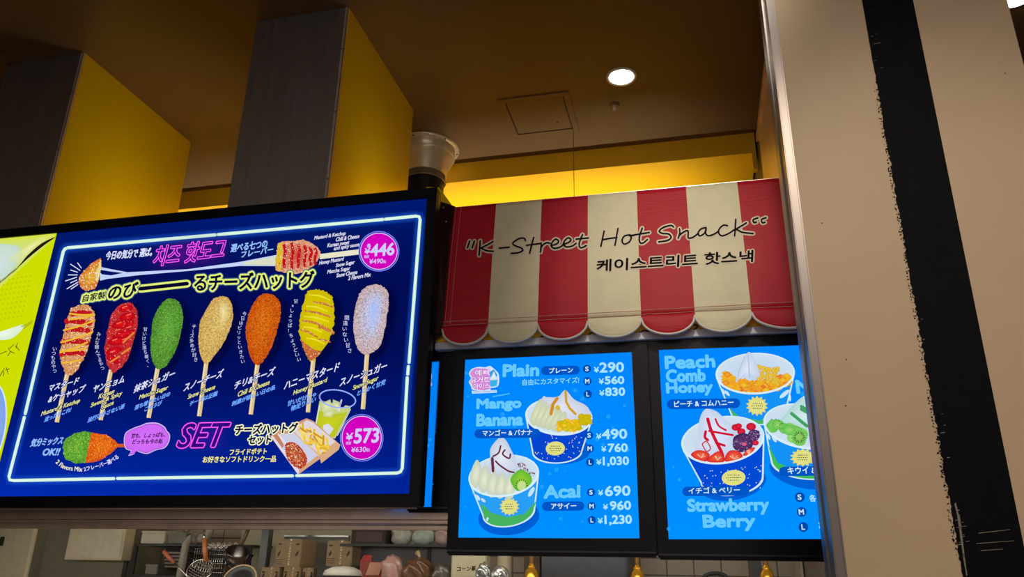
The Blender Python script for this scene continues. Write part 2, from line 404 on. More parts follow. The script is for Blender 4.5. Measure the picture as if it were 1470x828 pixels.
def hatch(x0, x1, y0, y1, label):
    t = thing('access_hatch', ((x0+x1)/2, (y0+y1)/2, CEIL), label, 'ceiling hatch', 'ceiling access hatches'); z = CEIL; w = .035
    fr = mat('hatch_frame_brown', (116, 86, 48), .45)
    b = MB(); b.box((x0, y0, z-.007), (x1, y0+w, z)); b.box((x0, y1-w, z-.007), (x1, y1, z)); b.box((x0, y0+w, z-.007), (x0+w, y1-w, z)); b.box((x1-w, y0+w, z-.007), (x1, y1-w, z)); b.build('frame', fr, t)
    MB().box((x0+w, y0+w, z-.0012), (x1-w, y1-w, z)).build('gap_lining', blackm, t)
    MB().box((x0+w+.008, y0+w+.005, z-.005), (x1-w-.008, y1-w-.008, z-.0012)).build('panel', fr, t)
    MB().lathe([(.006, -.005), (.006, -.007), (.0005, -.007)], (x0+(x1-x0)*.72, y0+(y1-y0)*.70, z), 12).build('latch', blackm, t)
hatch(-1.0, -.58, 3.716, 4.14, 'square brown access hatch in the ceiling beside the lit downlight')
hatch(-3.97, -3.515, 2.37, 2.815, 'access hatch cut off at the left edge, beside the left duct')
# ball chain hanging from the hatch
p = Vector((-.617, 4.128, CEIL-.006)); b = MB(); z = p.z; k = 0
b.tube([p, p-Vector((0, 0, 1.2))], .0016, 6)
while z > 2.95: b.lathe([(.0005, .004), (.004, 0), (.0005, -.004)], (p.x, p.y, z), 6); z -= .016
tag(b.build('ball_chain', mat('chain_metal', (150, 130, 90), .4, 1)), 'thin ball chain hanging from the ceiling hatch down behind the awning', 'chain')

# ================================================================== ducts, hood and exhaust
yellow_gloss = mat('yellow_sheet_metal', (240, 198, 0), .34, .35, noise=.03, scale=3)  # yellow metal for the duct sides and the hood end plate
def duct(x0, x1, y0, y1, z0, label):
    t = thing('exhaust_duct', ((x0+x1)/2, (y0+y1)/2, z0), label, 'duct', 'square kitchen exhaust ducts')
    MB().box((x0, y0, z0), (x1, y1, CEIL), .003).build('casing', steel, t)
    MB().box((x1+.0005, y0+.012, z0), (x1+.004, y1-.004, CEIL-.001), .001).build('side_panel', yellow_gloss, t, label='yellow side of the duct')  # thin yellow sheet laid over the right side of the casing
    b = MB(); s = .012
    b.box((x1-s, y0-.0015, z0), (x1+.0015, y0+.0005, CEIL-.001)); b.box((x1-.0005, y0-.0015, z0), (x1+.0015, y0+s, CEIL-.001)); b.build('corner_seam', steel_dark, t)
    for z in (3.2, 3.55, 3.9): MB().lathe([(.005, 0), (.004, .003), (.0005, .004)], (x1-.006, y0-.0015, z), 10, (0, -1, 0)).build('rivet', polish, t)
duct(-3.567, -3.07, 2.83, 3.78, 2.99, 'left stainless exhaust duct rising to the ceiling, its right side yellow')
duct(-2.02, -1.523, 2.80, 3.72, 2.99, 'centre stainless exhaust duct above the wide menu screen')
t = thing('range_hood', (-2.4, 3.3, 1.70), 'stainless range hood with a long lip running under the wide menu screen', 'range hood')
prof = [(-4.6, 1.78), (-.905, 1.78), (-.905, 2.96), (-.93, 2.985), (-4.6, 2.985)]
MB().prism([(x, 2.83, z) for x, z in prof], (0, 1.1, 0)).build('canopy', steel, t)
q_ = [atY(x, y, 2.84) for x, y in ((651.5, 298), (630.5, 269), (612, 268), (606, 300), (640, 330))]; MB().prism(q_, (0, .02, 0)).build('end_plate', yellow_gloss, t, label='yellow sloping end plate')  # yellow reflection on the steel plate is put into its colour
b = MB(); b.box((-4.6, 2.77, 1.735), (-.88, 2.83, 1.80), .003); b.build('front_lip', steel_dark, t)
b = MB(); b.box((-4.6, 2.785, 1.70), (-.88, 2.83, 1.733), .004); b.tube([(-4.6, 2.78, 1.717), (-.88, 2.78, 1.717)], .004, 8); b.build('drip_rail', steel_dark, t)
b = MB()
for k in range(9): x = -4.4+k*.38; b.box((x, 2.9, 1.762), (x+.36, 3.6, 1.78), .004)
b.build('grease_filter', steel_dark, t)
# white flared exhaust collar on the ceiling
c = Vector((-1.59, 4.165, CEIL)); zn = atY(611, 246, 4.03).z
t = thing('exhaust_collar', tuple(c), 'white flared exhaust collar on the ceiling right of the centre duct', 'exhaust collar')
wm = mat('collar_white_metal', (222, 208, 178), .32, .35)
zm = atY(612, 206, 3.985).z
MB().lathe([(.214, -.0005), (.214, -.010), (.186, -.014)], c, 48).build('flange', wm, t)
MB().lathe([(.188, -.012), (.188, zm-CEIL+.004), (.183, zm-CEIL), (.180, zm-CEIL-.004)], c, 48).build('drum', wm, t)
MB().lathe([(.181, zm-CEIL), (.170, (zm-CEIL)-.03), (.150, (zm-CEIL)*.55+(zn+.05-CEIL)*.45), (.137, zn+.045-CEIL), (.134, zn+.04-CEIL)], c, 48).build('bell', wm, t)
MB().lathe([(.134, zn+.045-CEIL), (.134, zn-CEIL), (.138, zn-CEIL-.003), (.128, zn-CEIL-.006)], c, 48).build('neck', mat('neck_metal', (150, 136, 116), .35, .5), t)
for a in (-95, -35, 25, 85, 145, 205): MB().lathe([(.006, -.011), (.005, -.015), (.0005, -.016)], c+Vector((.2*math.cos(math.radians(a)), .2*math.sin(math.radians(a)), 0)), 8).build('screw', blackm, t)
pr = []; z = zn+.02
i = 0
while z > 2.985: pr.append((.120+(.006 if i % 2 else 0), z-CEIL)); z -= .012; i += 1
MB().lathe(pr, c, 40).build('flexible_hose', mat('black_hose', (16, 15, 18), .5), t)

# ================================================================== wide menu screen
TY = 2.60
t = thing('menu_screen', (-2.27, TY+.03, 1.766), 'wide black framed screen showing seven corn dogs on blue and a yellow panel', 'menu screen')
TX0, TX1, TZ0, TZ1 = -3.9, -.934, 1.766, 2.990
SX1, SZ0, SZ1 = -.975, 1.808, 2.948
b = MB(); b.box((TX0, TY+.006, TZ0), (TX1, TY+.045, TZ1), .004); b.build('housing', blackp, t)
b = MB(); b.box((TX0, TY-.010, SZ1), (TX1, TY+.006, TZ1), .002); b.box((TX0, TY-.010, TZ0), (TX1, TY+.006, SZ0), .002); b.box((SX1, TY-.010, SZ0), (TX1, TY+.006, SZ1), .002); b.build('bezel', blackp, t)
b = MB()
for (x, y) in ((640, 318), (636, 298)): b.lathe([(.007, 0), (.006, .003), (.0005, .004)], atY(x, y, 2.669), 14, (0, -1, 0))
screws = b
scr = MB().box((TX0+.02, TY+.002, SZ0), (SX1, TY+.008, SZ1)).build('screen', mat('dark_display_glass', (5, 6, 16), .2), t)
b = MB(); b.tube([(TX0+.3, TY+.02, TZ0-.003), (TX1-.02, TY+.02, TZ0-.003)], .004, 8); b.build('lower_rail', steel_dark, t)
PL = planeY(TY)
def pic(): return Pic(PL)
A = pic(); quadB = ((82.4, 334.2), (614.4, 284.8), (588, 708.3), (-12.5, 713.6))
def bgc(u, v):
    e = abs(u-.5)*2; lo = (2, 12, 84); top = (0, 30, 120); bot = (0, 44, 178)
    w = max(0, 1-v/.28)**1.2; q = max(0, (v-.45)/.55)**1.3
    w *= .8
    return tuple(lo[i]+(top[i]-lo[i])*w+(bot[i]-lo[i])*q*(.75+.25*(1-u)) for i in range(3))
A.grid(quadB, bgc, 12, 14); A.build('blue_panel', scr)
# lime yellow panel on the left
A = pic(); S0 = atY(-6, 500, TY)
yq = [(82, 334.2), (-12.5, 713.6), (-320, 716), (-320, 366)]
A.poly([(81.6, 334.4), (-13, 713.4), (-250, 715.4), (-250, 364)], (205, 222, 0)); A.up()
A.fan([(81, 334.6), (70, 350), (45, 372), (20, 395), (-20, 432), (-120, 470), (-250, 430), (-250, 364), (-40, 346)], (188, 216, 205), (214, 226, 60), c=(-6, 392)); A.up()
A.fan(smooth([(20, 352), (30, 362), (18, 388), (-8, 412), (-40, 420), (-60, 380), (-20, 352)], 5, True), (214, 226, 232), (196, 220, 200)); A.up()
A.fan([(60, 337), (80, 335), (55, 352), (25, 380), (10, 372), (40, 350)], (246, 240, 180), (226, 226, 90), ca=.9, ea=.2); A.up()
A.poly(smooth([(80, 340), (62, 353), (40, 371), (22, 388), (18, 392), (30, 378), (40, 366), (60, 349)], 3, True), (34, 26, 10)); A.up()
for k in range(22): A.line([(30-k*2+R.uniform(-2, 2), 380+k*1.6), (24-k*2, 386+k*1.7)], 1.0, (96, 78, 20), .7, False)
A.up()
for j in range(9):
    for i in range(9):
        x, y = 44-i*6.2-j*1.6, 396+j*7.2+i*.9
        A.poly(ell(x, y, 1.2, 1.0, n=6), (178, 190, 8))
A.up(); A.fan(smooth([(-40, 465), (-8, 474), (12, 477), (31, 466), (34, 470), (20, 484), (4, 488), (-14, 484), (-40, 478)], 4, True), (244, 250, 240), (214, 236, 206))
A.poly([(30, 468), (48, 459), (46, 464), (34, 473)], (180, 190, 20)); A.up()
for st in ([(0, 508), (10, 504)], [(12, 499), (15, 505), (11, 511)], [(14, 504), (21, 507)], [(22, 496), (28, 503)], [(25, 492), (23, 500)], [(0, 540), (4, 532)], [(6, 528), (5, 540)], [(9, 527), (12, 537)], [(8, 531), (14, 529)], [(14, 500), (20, 494)]):
    A.line(st, 1.1, (96, 92, 20), 1, False)
A.up(); A.fan(ell(-18, 610, 26, 62, 8), (170, 186, 246), (120, 160, 232)); A.up(); A.line(ell(-18, 610, 26, 62, 8)+[ell(-18, 610, 26, 62, 8)[0]], 2, (214, 230, 255))
A.build('yellow_panel', scr)
# neon frame
A = pic()
segs = [[(97.5, 355.6), (309, 337.1)], [(313.5, 336.7), (549.5, 315)], [(553.5, 314.6), (597, 310.2), (601.6, 311), (603.2, 315), (587.3, 520)], [(586.3, 526), (585.4, 537)], [(584.7, 542), (577.5, 672), (575, 677), (570, 678.8), (426, 682.6)], [(420, 682.8), (169, 686.6)], [(163.5, 686.8), (20, 689.6), (14, 688.6), (13, 684), (35, 599)], [(36.4, 593.5), (91, 361), (93.5, 357.2), (95, 356.6)]]
allp = [p for sg in segs for p in sg]; allp += [allp[0]]
for w_, q_ in ((9, 1), (-9, 1)):
    vs_ = []; cs_ = []
    for i, p in enumerate(allp):
        a_, c_ = allp[i-1] if i else allp[-2], allp[i+1] if i < len(allp)-1 else allp[1]; dx, dy = c_[0]-a_[0], c_[1]-a_[1]; l_ = math.hypot(dx, dy)
        vs_ += [p, (p[0]-dy/l_*w_, p[1]+dx/l_*w_)]; cs_ += [rgb((28, 84, 206), .75), rgb((28, 84, 206), 0)]
    A.raw(vs_, [[2*i, 2*i+1, 2*i+3, 2*i+2] for i in range(len(allp)-1)], cs_)
A.up()
for sg in segs: A.line(sg, 4.6, (206, 240, 220))
A.up()
for sg in segs: A.line(sg, 1.8, (226, 250, 230), caps=False)
A.build('neon_frame', scr)
# top slogan
WH = (222, 226, 255)
A = pic()
A.fan(smooth([(205, 366), (222, 345), (290, 334), (338, 336), (340, 360), (322, 384), (250, 394), (210, 392)], 5, True), (92, 10, 150), (30, 14, 120), .75, 0); A.up()
A.text('치즈 핫도그', (218.5, 382.6), (319.5, 371), 0, (70, 6, 140), .0, 0, tl=(226.5, 353.6), halo=[(1.25, (255, 92, 240), 1, 18)])
A.build('neon_title', scr)
word(PL, 'slogan', scr, '今日の気分で 選ば。', (151, 373.4), (217.5, 367.5), 12.6, WH, .02, .35)
word(PL, 'slogan', scr, '選べる七つの', (331, 362.2), (383, 355.3), 11.5, (150, 196, 255), .02, .35); word(PL, 'slogan', scr, 'フレーバー', (346, 369.8), (391.5, 362), 9, (150, 196, 255), .02, .35)
# flavour list
for tx, a, b_, h in (('Mustard & Ketchup', (451, 345.6), (495.5, 338.6), 6.6), ('Chili & Cheese', (482, 346.8), (515.5, 341.6), 5.8), ('Korean sweet', (470, 355.2), (501, 350.4), 5.6), ('and spicy sauce', (479, 361), (515, 355), 7),
                     ('Honey Mustard', (458, 381.8), (492.5, 375.6), 7), ('Snow Sugar', (482, 385.2), (508.5, 380.4), 7), ('Matcha Sugar', (469.7, 394.6), (502, 389.2), 7), ('Snow Cheese', (483, 398.4), (512.7, 393.2), 5.8), ('2 Flavors Mix', (500, 402.4), (532, 396.8), 5.8)):
    word(PL, 'flavour_name', scr, tx, a, b_, h, (216, 216, 240), .012, .22, slant=.08)
# stretched cheese dog
A = pic()
A.poly([(144, 391), (147, 394), (160, 395.4), (182, 391), (270, 386.5), (345, 376), (397, 366), (397, 382), (345, 381.8), (270, 389), (200, 395), (154, 400.5), (144, 403)], (196, 212, 252))
A.poly([(145, 383.4), (160, 386.5), (184, 391), (186, 393), (160, 389.8), (145, 387.4)], (196, 212, 252)); A.up()
A.poly([(350, 376.5), (397, 367.5), (397, 381), (350, 380.6)], (214, 222, 196)); A.up()
hd = [(145, 370.5), (146.4, 376), (146, 383), (143.5, 393), (142, 402), (140, 410), (136, 415), (124, 417.7), (116, 413), (113.4, 405), (113.8, 398), (120, 390), (130.5, 379)]
A.b.mi = 1; A.fan(jit(hd, .6), (236, 186, 60), (226, 120, 50)); A.b.mi = 0; A.up()
A.poly([(144.5, 372), (146, 383), (142, 402), (137, 402), (135, 396), (141, 386)], (232, 216, 140)); A.poly(ell(138.5, 396, 3, 4.5, 20), (180, 120, 30)); A.up()
A.dots(hd, 120, [(250, 226, 190), (240, 200, 120), (222, 104, 40), (250, 236, 214)], .5, 1.2)
for a_, b_ in (((165, 372), (265, 438)), ((240, 358), (280, 412)), ((165, 435), (238, 457)), ((140, 487), (235, 487)), ((110, 552), (230, 512)), ((165, 572), (232, 542)), ((125, 637), (243, 565)), ((170, 640), (243, 590))):
    A.line([(80+a_[0]/7.526, 330+a_[1]/7.526), (80+b_[0]/7.526, 330+b_[1]/7.526)], 1.3, (226, 226, 255))
A.line([(459, 368.6), (518, 361.4)], 7.4, (232, 228, 200), caps=False); A.up()
hd2 = [(370+x/6.39, 320+y/6.39) for x, y in ((190, 190), (230, 170), (330, 165), (420, 155), (490, 185), (545, 215), (580, 260), (570, 310), (520, 390), (440, 445), (360, 470), (250, 455), (165, 440), (165, 330), (180, 240))]
A.b.mi = 1; A.fan(jit(hd2, .7), (214, 70, 50), (226, 168, 130)); A.b.mi = 0; A.up()
A.poly([(399, 352), (405, 348), (406.5, 370), (403, 388), (397, 388), (396.5, 372)], (222, 186, 40)); A.up()
for x0 in (408.5, 419.5, 429, 438, 446, 453):
    h = 20-abs(x0-420)*.25; A.line(smooth([(x0-1, 368-h), (x0+1.5, 368-h*.4), (x0-.5, 368+h*.2), (x0, 370+h*.85)], 4), 4.2, (190, 16, 34), caps=False)
A.up(); A.dots(hd2, 190, [(246, 206, 176), (226, 150, 110), (206, 40, 50), (250, 226, 204)], .4, 1.1)
A.build('stretched_cheese_picture', scr)
# main headline
A = pic(); LIME = (226, 240, 120); NV = (8, 8, 46)
def headline(tx, bl, br, h, tl=None, bold=.7, halo=3.2):
    word(PL, 'headline', scr, tx, bl, br, h, NV, .01, bold, tl=tl, halo=[(halo+1.2, (60, 96, 130), 1, 20), (halo, LIME, 1, 20)])
A.line([(202, 414.6), (269, 407.2)], 11.5, LIME, glow=(8, (60, 96, 130), .5)); A.up(); A.line([(202, 414.6), (269, 407.2)], 5.4, NV); A.build('headline_stroke', scr)
headline('自家製', (118.5, 433.8), (150.5, 428.6), 10.6, bold=.25, halo=2.8)
headline('のび', (154.5, 431.2), (195, 425.2), 20.5); headline('るチーズハットグ', (279.5, 418.2), (450.5, 412.8), 0, (280.5, 394.2))
# price badges
def badge(cx, cy, rx, ry, items):
    A = pic()
    A.poly(ell(cx, cy, rx, ry), (120, 136, 255)); A.up(); A.poly(ell(cx, cy, rx-1.3, ry-1.3), (24, 20, 130)); A.up(); A.poly(ell(cx, cy, rx-2.4, ry-2.4), (226, 190, 255)); A.up()
    A.fan(ell(cx, cy, rx-3.6, ry-3.6), (224, 0, 196), (206, 0, 186)); A.up()
    for tx, bl, br, h, bo in items: A.text(tx, bl, br, h, (206, 206, 255), .01, bo)
    A.build('price_badge', scr)
badge(544.3, 361, 29.4, 29, [('446', (532, 368.3), (565.5, 366), 17, .7), ('¥', (523.6, 364.8), (531.4, 364.2), 8, .3), ('各', (527, 356), (532.6, 355.6), 5.6, .2), ('税抜', (523, 371), (530, 370.6), 4.4, .05), ('¥490', (530.4, 379.2), (550, 378.2), 7, .12), ('税込', (550.4, 378.2), (554.6, 378), 4.4, .05)])
badge(519.7, 628.4, 31.2, 34, [('573', (508.8, 636.4), (543.2, 634.8), 20.4, .8), ('¥', (497, 632), (506.4, 631.6), 10, .35), ('税抜', (497, 638.4), (504.6, 638), 4.4, .05), ('¥630', (504.6, 649.4), (525.6, 648.4), 7.4, .12), ('税込', (526.2, 648.4), (531.4, 648.2), 5, .05)])
# seven corn dogs
def corn_dog(out, stick, base, edge, dots, nd, extra=None, jt=.7, dr=(.35, .95), crumb=1):
    A = pic(); n = len(out); cx = sum(p[0] for p in out)/n; cy = sum(p[1] for p in out)/n
    A.glow([(x+7, y+5) for x, y in out], (0, 0, 20), .5, 9); A.poly([(x+7, y+5) for x, y in out], (0, 0, 20), .5); A.up()
    A.line(stick, 6.2, (222, 196, 140), caps=False); A.up()
    A.line([(stick[0][0]-1.6, stick[0][1]), (stick[1][0]-1.6, stick[1][1])], 2.0, (238, 222, 178), caps=False); A.up()
    sm = smooth(out, 4, True); A.b.mi = crumb; A.fan(jit(sm, jt, 2), base, edge, c=(cx+2, cy-6)); A.b.mi = 0; A.up()
    A.dots(sm, nd, dots, *dr); A.up()
    if extra: extra(A, sm); A.up()
    A.build('corn_dog_picture', scr)
O1 = [(118.4, 437.7), (130, 440), (137, 452), (135.7, 469), (126, 503.5), (110.4, 532.7), (101, 538.5), (95, 536), (88, 517), (88, 501), (100, 450), (107, 441)]
def x1(A, sm):
    for a_, b_ in (((140, 232), (262, 242)), ((143, 278), (252, 283)), ((120, 342), (248, 345)), ((112, 408), (222, 405)), ((172, 192), (262, 190))):
        A.line(smooth([(60+a_[0]/3.767, 400+a_[1]/3.767), (60+(a_[0]+b_[0])/7.534, 400+(a_[1]+b_[1])/7.534-1.5), (60+b_[0]/3.767, 400+b_[1]/3.767)], 4), 8.5, (190, 22, 30), taper=lambda t: .35+.65*math.sin(math.pi*t)); A.up()
    A.dots(sm, 150, [(255, 240, 220), (240, 206, 160), (226, 160, 110)], .4, 1.0)
    for a_, b_ in (((155, 190), (285, 195)), ((150, 222), (288, 196)), ((122, 280), (284, 228)), ((108, 345), (276, 290)), ((104, 400), (250, 345)), ((112, 455), (212, 440)), ((104, 392), (240, 380))):
        A.line(smooth([(60+a_[0]/3.767, 400+a_[1]/3.767), (60+(a_[0]+b_[0])/7.534, 400+(a_[1]+b_[1])/7.534+1.2), (60+b_[0]/3.767, 400+b_[1]/3.767)], 4), 2.4, (240, 186, 50)); A.up()
corn_dog(O1, [(98, 534), (82.5, 606)], (232, 180, 120), (222, 150, 96), [(255, 236, 214), (250, 220, 186), (206, 120, 70)], 300, x1, 1.1, (.5, 1.2))
O2 = [(185, 434.5), (193, 438), (198, 450), (197, 474), (185, 514), (172, 530), (163.5, 535), (156, 526), (152, 510), (151.6, 495.6), (158, 461), (169, 441)]
def x2(A, sm):
    for (cx, cy, rx, ry, ro) in ((182, 443, 10, 5, -10), (184, 455, 12, 6, -14), (175, 466, 14, 6, -12), (178, 480, 17, 5, -18), (170, 490, 15, 5.5, -10), (165, 504, 12, 5, -16), (163, 516, 10, 5, 30), (188, 466, 8, 4, -60)):
        A.fan(smooth(ell(cx, cy, rx, ry, ro, 12), 2, True), (226, 22, 24), (176, 6, 26)); A.up()
    for (x, y) in ((180, 441), (186, 452), (172, 464), (186, 470), (166, 488), (180, 487), (163, 505), (170, 474)): A.line([(x-3, y+1), (x+3, y-1)], 1.6, (246, 110, 90))
    A.up(); A.dots(sm, 70, [(250, 190, 190), (240, 140, 110)], .3, .7)
    for a_, b_ in (((178, 492), (193, 478)), ((176, 508), (188, 500)), ((160, 520), (172, 512))): A.line([a_, b_], 2.6, (236, 150, 60), .8)
corn_dog(O2, [(160.5, 531), (145.5, 603)], (206, 30, 34), (200, 50, 52), [(250, 200, 200), (226, 60, 60), (240, 170, 160)], 130, x2, 1.0)
O3 = [(248, 429), (257, 433), (262, 442.5), (263.7, 461), (259, 486), (251.7, 506), (243, 521), (234.5, 529), (226, 529), (219, 515), (217, 501), (218.5, 477), (222, 456), (230.5, 440), (239, 431)]
corn_dog(O3, [(228, 526), (214.5, 600)], (112, 178, 66), (84, 148, 48), [(140, 200, 90), (70, 130, 40), (96, 164, 56), (54, 108, 34)], 330)
O4 = [(322, 426), (330, 430), (334, 440), (335, 461), (323.5, 490), (308, 512), (299.6, 522), (294, 521), (288, 508), (286, 490), (287, 474), (290, 458), (305, 432), (314, 427)]
corn_dog(O4, [(297.5, 519), (287, 597.5)], (226, 196, 110), (214, 172, 92), [(238, 214, 140), (206, 164, 84), (232, 206, 124)], 260, lambda A, sm: A.fan(smooth([(322, 428), (332, 438), (331, 458), (318, 478), (314, 450), (314, 434)], 4, True), (244, 232, 170), (234, 214, 140), .9, 0), .5)
O5 = [(385.7, 422), (396, 426), (403, 434.5), (404, 447), (403, 458.5), (395, 488), (386, 508), (374, 523.5), (366, 522), (359, 508), (354, 482), (355, 464), (359, 448), (366, 434), (375, 424)]
corn_dog(O5, [(371, 521), (361, 595)], (228, 118, 22), (206, 84, 14), [(246, 150, 50), (196, 70, 10), (236, 130, 30), (176, 56, 10)], 330)
O6 = [(458, 416), (470, 420), (479.6, 431), (481, 455), (478, 474), (472, 492), (456.4, 512), (450, 518), (444, 517), (437, 502), (432, 487), (430, 470), (434.6, 444), (440.5, 422), (448, 417)]
def x6(A, sm):
    low = [p for p in sm if p[1] > 494]; A.b.mi = 1; A.poly([(432, 486), (440, 494), (452, 502), (463, 505)]+[p for p in smooth([(456.4, 512), (450, 517), (444, 516), (437, 502)], 4)], (206, 112, 60)); A.b.mi = 0; A.up()
    A.dots([(434, 488), (452, 502), (460, 508), (450, 517), (440, 508)], 60, [(250, 214, 170), (232, 150, 100), (190, 60, 40)], .4, .9); A.up()
    for a_, b_, w in (((452, 434), (478, 441), 3.2), ((440, 447), (474, 455), 3.4), ((436, 461), (464, 468), 3.6), ((460, 470), (479, 478), 5), ((434, 474), (456, 484), 3.4), ((456, 488), (474, 491), 2.4)):
        pa = smooth([a_, ((a_[0]+b_[0])/2, (a_[1]+b_[1])/2-1.2), b_], 6)
        A.line(pa, w, (196, 120, 50), taper=lambda t: .35+.65*math.sin(math.pi*t)); A.up()
        for (x, y) in pa:
            for k in range(2): A.poly(ell(x+R.uniform(-2, 2), y+R.uniform(-w/2, w/2), R.uniform(.4, .8), .6, n=5), R.choice([(250, 214, 170), (206, 90, 50), (236, 180, 110)]))
        A.up()
    for a_, b_ in (((446, 424), (474, 431)), ((442, 440), (470, 447)), ((438, 455), (472, 462)), ((438, 470), (462, 477)), ((442, 486), (466, 494))): A.line(smooth([a_, ((a_[0]+b_[0])/2, (a_[1]+b_[1])/2-2), b_], 5), 2.6, (234, 222, 50), taper=lambda t: .3+.7*math.sin(math.pi*t))
corn_dog(O6, [(451, 515), (443, 592)], (224, 208, 0), (204, 184, 0), [(226, 212, 20), (206, 190, 0)], 60, x6, 1.2, crumb=0)
O7 = [(542, 409), (552, 413), (558, 420.6), (559, 433), (558, 447), (549, 490), (541, 503), (529, 510), (521, 508), (513, 498), (508.5, 475.6), (508.5, 460), (510, 447), (514, 430), (520, 418), (530, 411)]
corn_dog(O7, [(528, 508), (522, 587.5)], (196, 206, 244), (206, 178, 176), [(236, 226, 236), (206, 170, 160), (226, 214, 232), (190, 140, 120)], 300, lambda A, sm: A.fan(smooth([(540, 416), (551, 424), (551, 446), (543, 478), (533, 488), (526, 470), (526, 440), (531, 420)], 4, True), (160, 190, 252), (186, 202, 248), .9, 0), .8)
# captions
YE = (238, 236, 150); BL = (110, 164, 255)
def caption(rows, vert):
    for tx, bl, br, h, c in rows:
        word(PL, 'caption', scr, tx, bl, br, h, c, .012, .28 if c != YE else .15, slant=.12, halo=[(1.1, (4, 14, 92), 1, 8)] if c == YE or c == WH else None)
    A = pic(); A.chars(vert[0], vert[1], vert[2], (214, 220, 255)); A.build('vertical_caption', scr)
caption([('マスタード', (70.6, 562.8), (113, 551.2), 10, WH), ('&ケチャップ', (70, 579.4), (121.6, 563), 11, WH), ('Mustard & Ketchup', (60, 599.6), (115, 580), 8.6, YE), ('迷ったらこれ!', (65, 606.4), (102.5, 591.6), 7.4, BL)], ('いつものやつ', [(81, 498), (78, 517), (81, 536)], 6.8))
caption([('ヤンニョム', (134, 565), (179, 549.4), 11, WH), ('Korean', (143, 573), (165, 565), 7, YE), ('Sweet & Spicy', (131, 587.4), (175.5, 569.6), 8.6, YE), ('Sauce', (147.6, 588), (164.3, 581), 6.6, YE), ('流行は外さない派', (127, 607.4), (179.5, 586.6), 7.4, BL)], ('みんな頼んでるやつ', [(144.4, 477), (141, 500), (150, 532)], 6.4))
caption([('抹茶シュガー', (193, 565), (251, 542), 12, WH), ('Matcha Sugar', (200.7, 576), (241.6, 561.4), 8.6, YE), ('落ち着きたい日の', (194.6, 589.4), (245, 569), 7.2, BL), ('ごほうび', (209, 591.4), (233, 581.6), 7, BL)], ('甘いけど落ち着く、', [(211, 470), (208.7, 496), (217, 528)], 6.4))
caption([('スノーチーズ', (265, 562.6), (320, 541.6), 12, WH), ('Snow Cheese', (271, 573.6), (310, 558.8), 7.2, YE), ('チーズは正義', (273.5, 584), (313, 568.4), 7.4, BL)], ('チーズ多めが好き', [(281.5, 466), (277, 490), (284, 520)], 6.6))
caption([('チリ&チーズ', (337, 560), (394.5, 538.6), 12, WH), ('Chili & Cheese', (342.4, 570.6), (388, 552.4), 7.6, YE), ('刺激が欲しい日の私', (334, 584), (396.4, 559.6), 7.4, BL)], ('今日はピリッといきたい', [(354, 448), (344.5, 480), (351, 523)], 6.4))
caption([('ハニーマスタード', (409, 560.4), (487, 532.6), 12.6, WH), ('Honey Mustard', (422, 570), (469.6, 551), 9, YE), ('甘いだけじゃ', (413.7, 584.2), (454.6, 570), 8, BL), ('物足りない', (418.8, 591), (454, 577.4), 8, BL)], ('甘×しょっぱ!ちょうどいい', [(428, 430), (419, 453), (419.5, 482), (432, 520)], 6.8))
caption([('スノーシュガー', (489, 555.4), (555.5, 531), 12, WH), ('Snow Sugar', (507.4, 563), (543.5, 548.4), 9, YE), ('とにかく甘党', (514, 569.2), (553.9, 552.2), 7.6, BL)], ('間違いない甘さ', [(500.5, 453), (496, 478), (505, 508)], 7.4))
# two-flavour mix and its bubble
A = pic(); A.line([(170, 640), (184, 640)], 5, (206, 90, 40), caps=False); A.up()
gr = [(92.6, 643), (93.5, 636), (97.3, 630.7), (110, 622), (125.4, 619.7), (135.5, 621.5), (131, 637), (126, 665), (111.4, 665.4), (97.3, 659.6), (93.6, 652)]
orr = [(134.5, 621.6), (155.2, 624.4), (167.7, 632), (173, 640), (164.6, 649.5), (145.8, 662), (125.8, 665), (130, 637)]
A.b.mi = 1; A.fan(jit(gr, .9, 4), (124, 190, 60), (90, 160, 50)); A.up(); A.fan(jit(orr, .7, 4), (246, 130, 30), (226, 90, 20)); A.b.mi = 0; A.up()
A.dots(gr, 240, [(150, 214, 84), (76, 140, 44), (110, 178, 60)], .5, 1.1); A.dots(orr, 240, [(255, 160, 60), (216, 80, 16), (240, 110, 24)], .5, 1.1)
A.text('気分ミックス', (45.6, 641.8), (91.3, 638), 11.4, (150, 192, 255), .02, .35, slant=.15); A.text('OK!!', (63, 654.2), (86.3, 653.6), 9.6, (150, 192, 255), .02, .5, slant=.15)
A.text('2 Flavors Mix', 0, 0, 6.4, (240, 234, 190), .01, .2, path=[(82.4, 664.5), (90, 671), (100.4, 675), (120.7, 677.4)])
A.text('2フレーバー選べる', 0, 0, 6.4, (216, 222, 255), .015, .2, path=[(123.9, 677), (142.7, 672.6), (160, 666.5), (173.6, 658)])
A.build('mix_picture', scr)
A = pic()
bub = [(181.5, 634), (184, 622), (196, 615), (205, 612), (214, 608.5), (228, 608.5), (238, 614), (241, 619), (245.4, 625), (244, 635), (238, 643), (226, 646), (214, 651), (204, 649), (198, 646.5), (196, 651), (188, 653.5), (191, 647), (184, 644)]
A.poly([(x+(x-213)*.035, y+(y-631)*.05) for x, y in smooth(bub, 4, True)], (216, 180, 255)); A.up(); A.poly(smooth([(x-(x-213)*.02, y-(y-631)*.03) for x, y in bub], 4, True), (30, 20, 110)); A.up()
A.fan(smooth([(x-(x-213)*.035, y-(y-631)*.06) for x, y in bub], 4, True), (216, 112, 250), (206, 104, 246)); A.up()
A.text('甘も、しょっぱも、', (190.4, 629.6), (239, 627.6), 7, (36, 0, 70), .01, .2, slant=.1); A.text('どっちも今の私', (192, 638), (235.3, 637), 7, (36, 0, 70), .01, .2, slant=.1)
A.build('speech_bubble', scr)
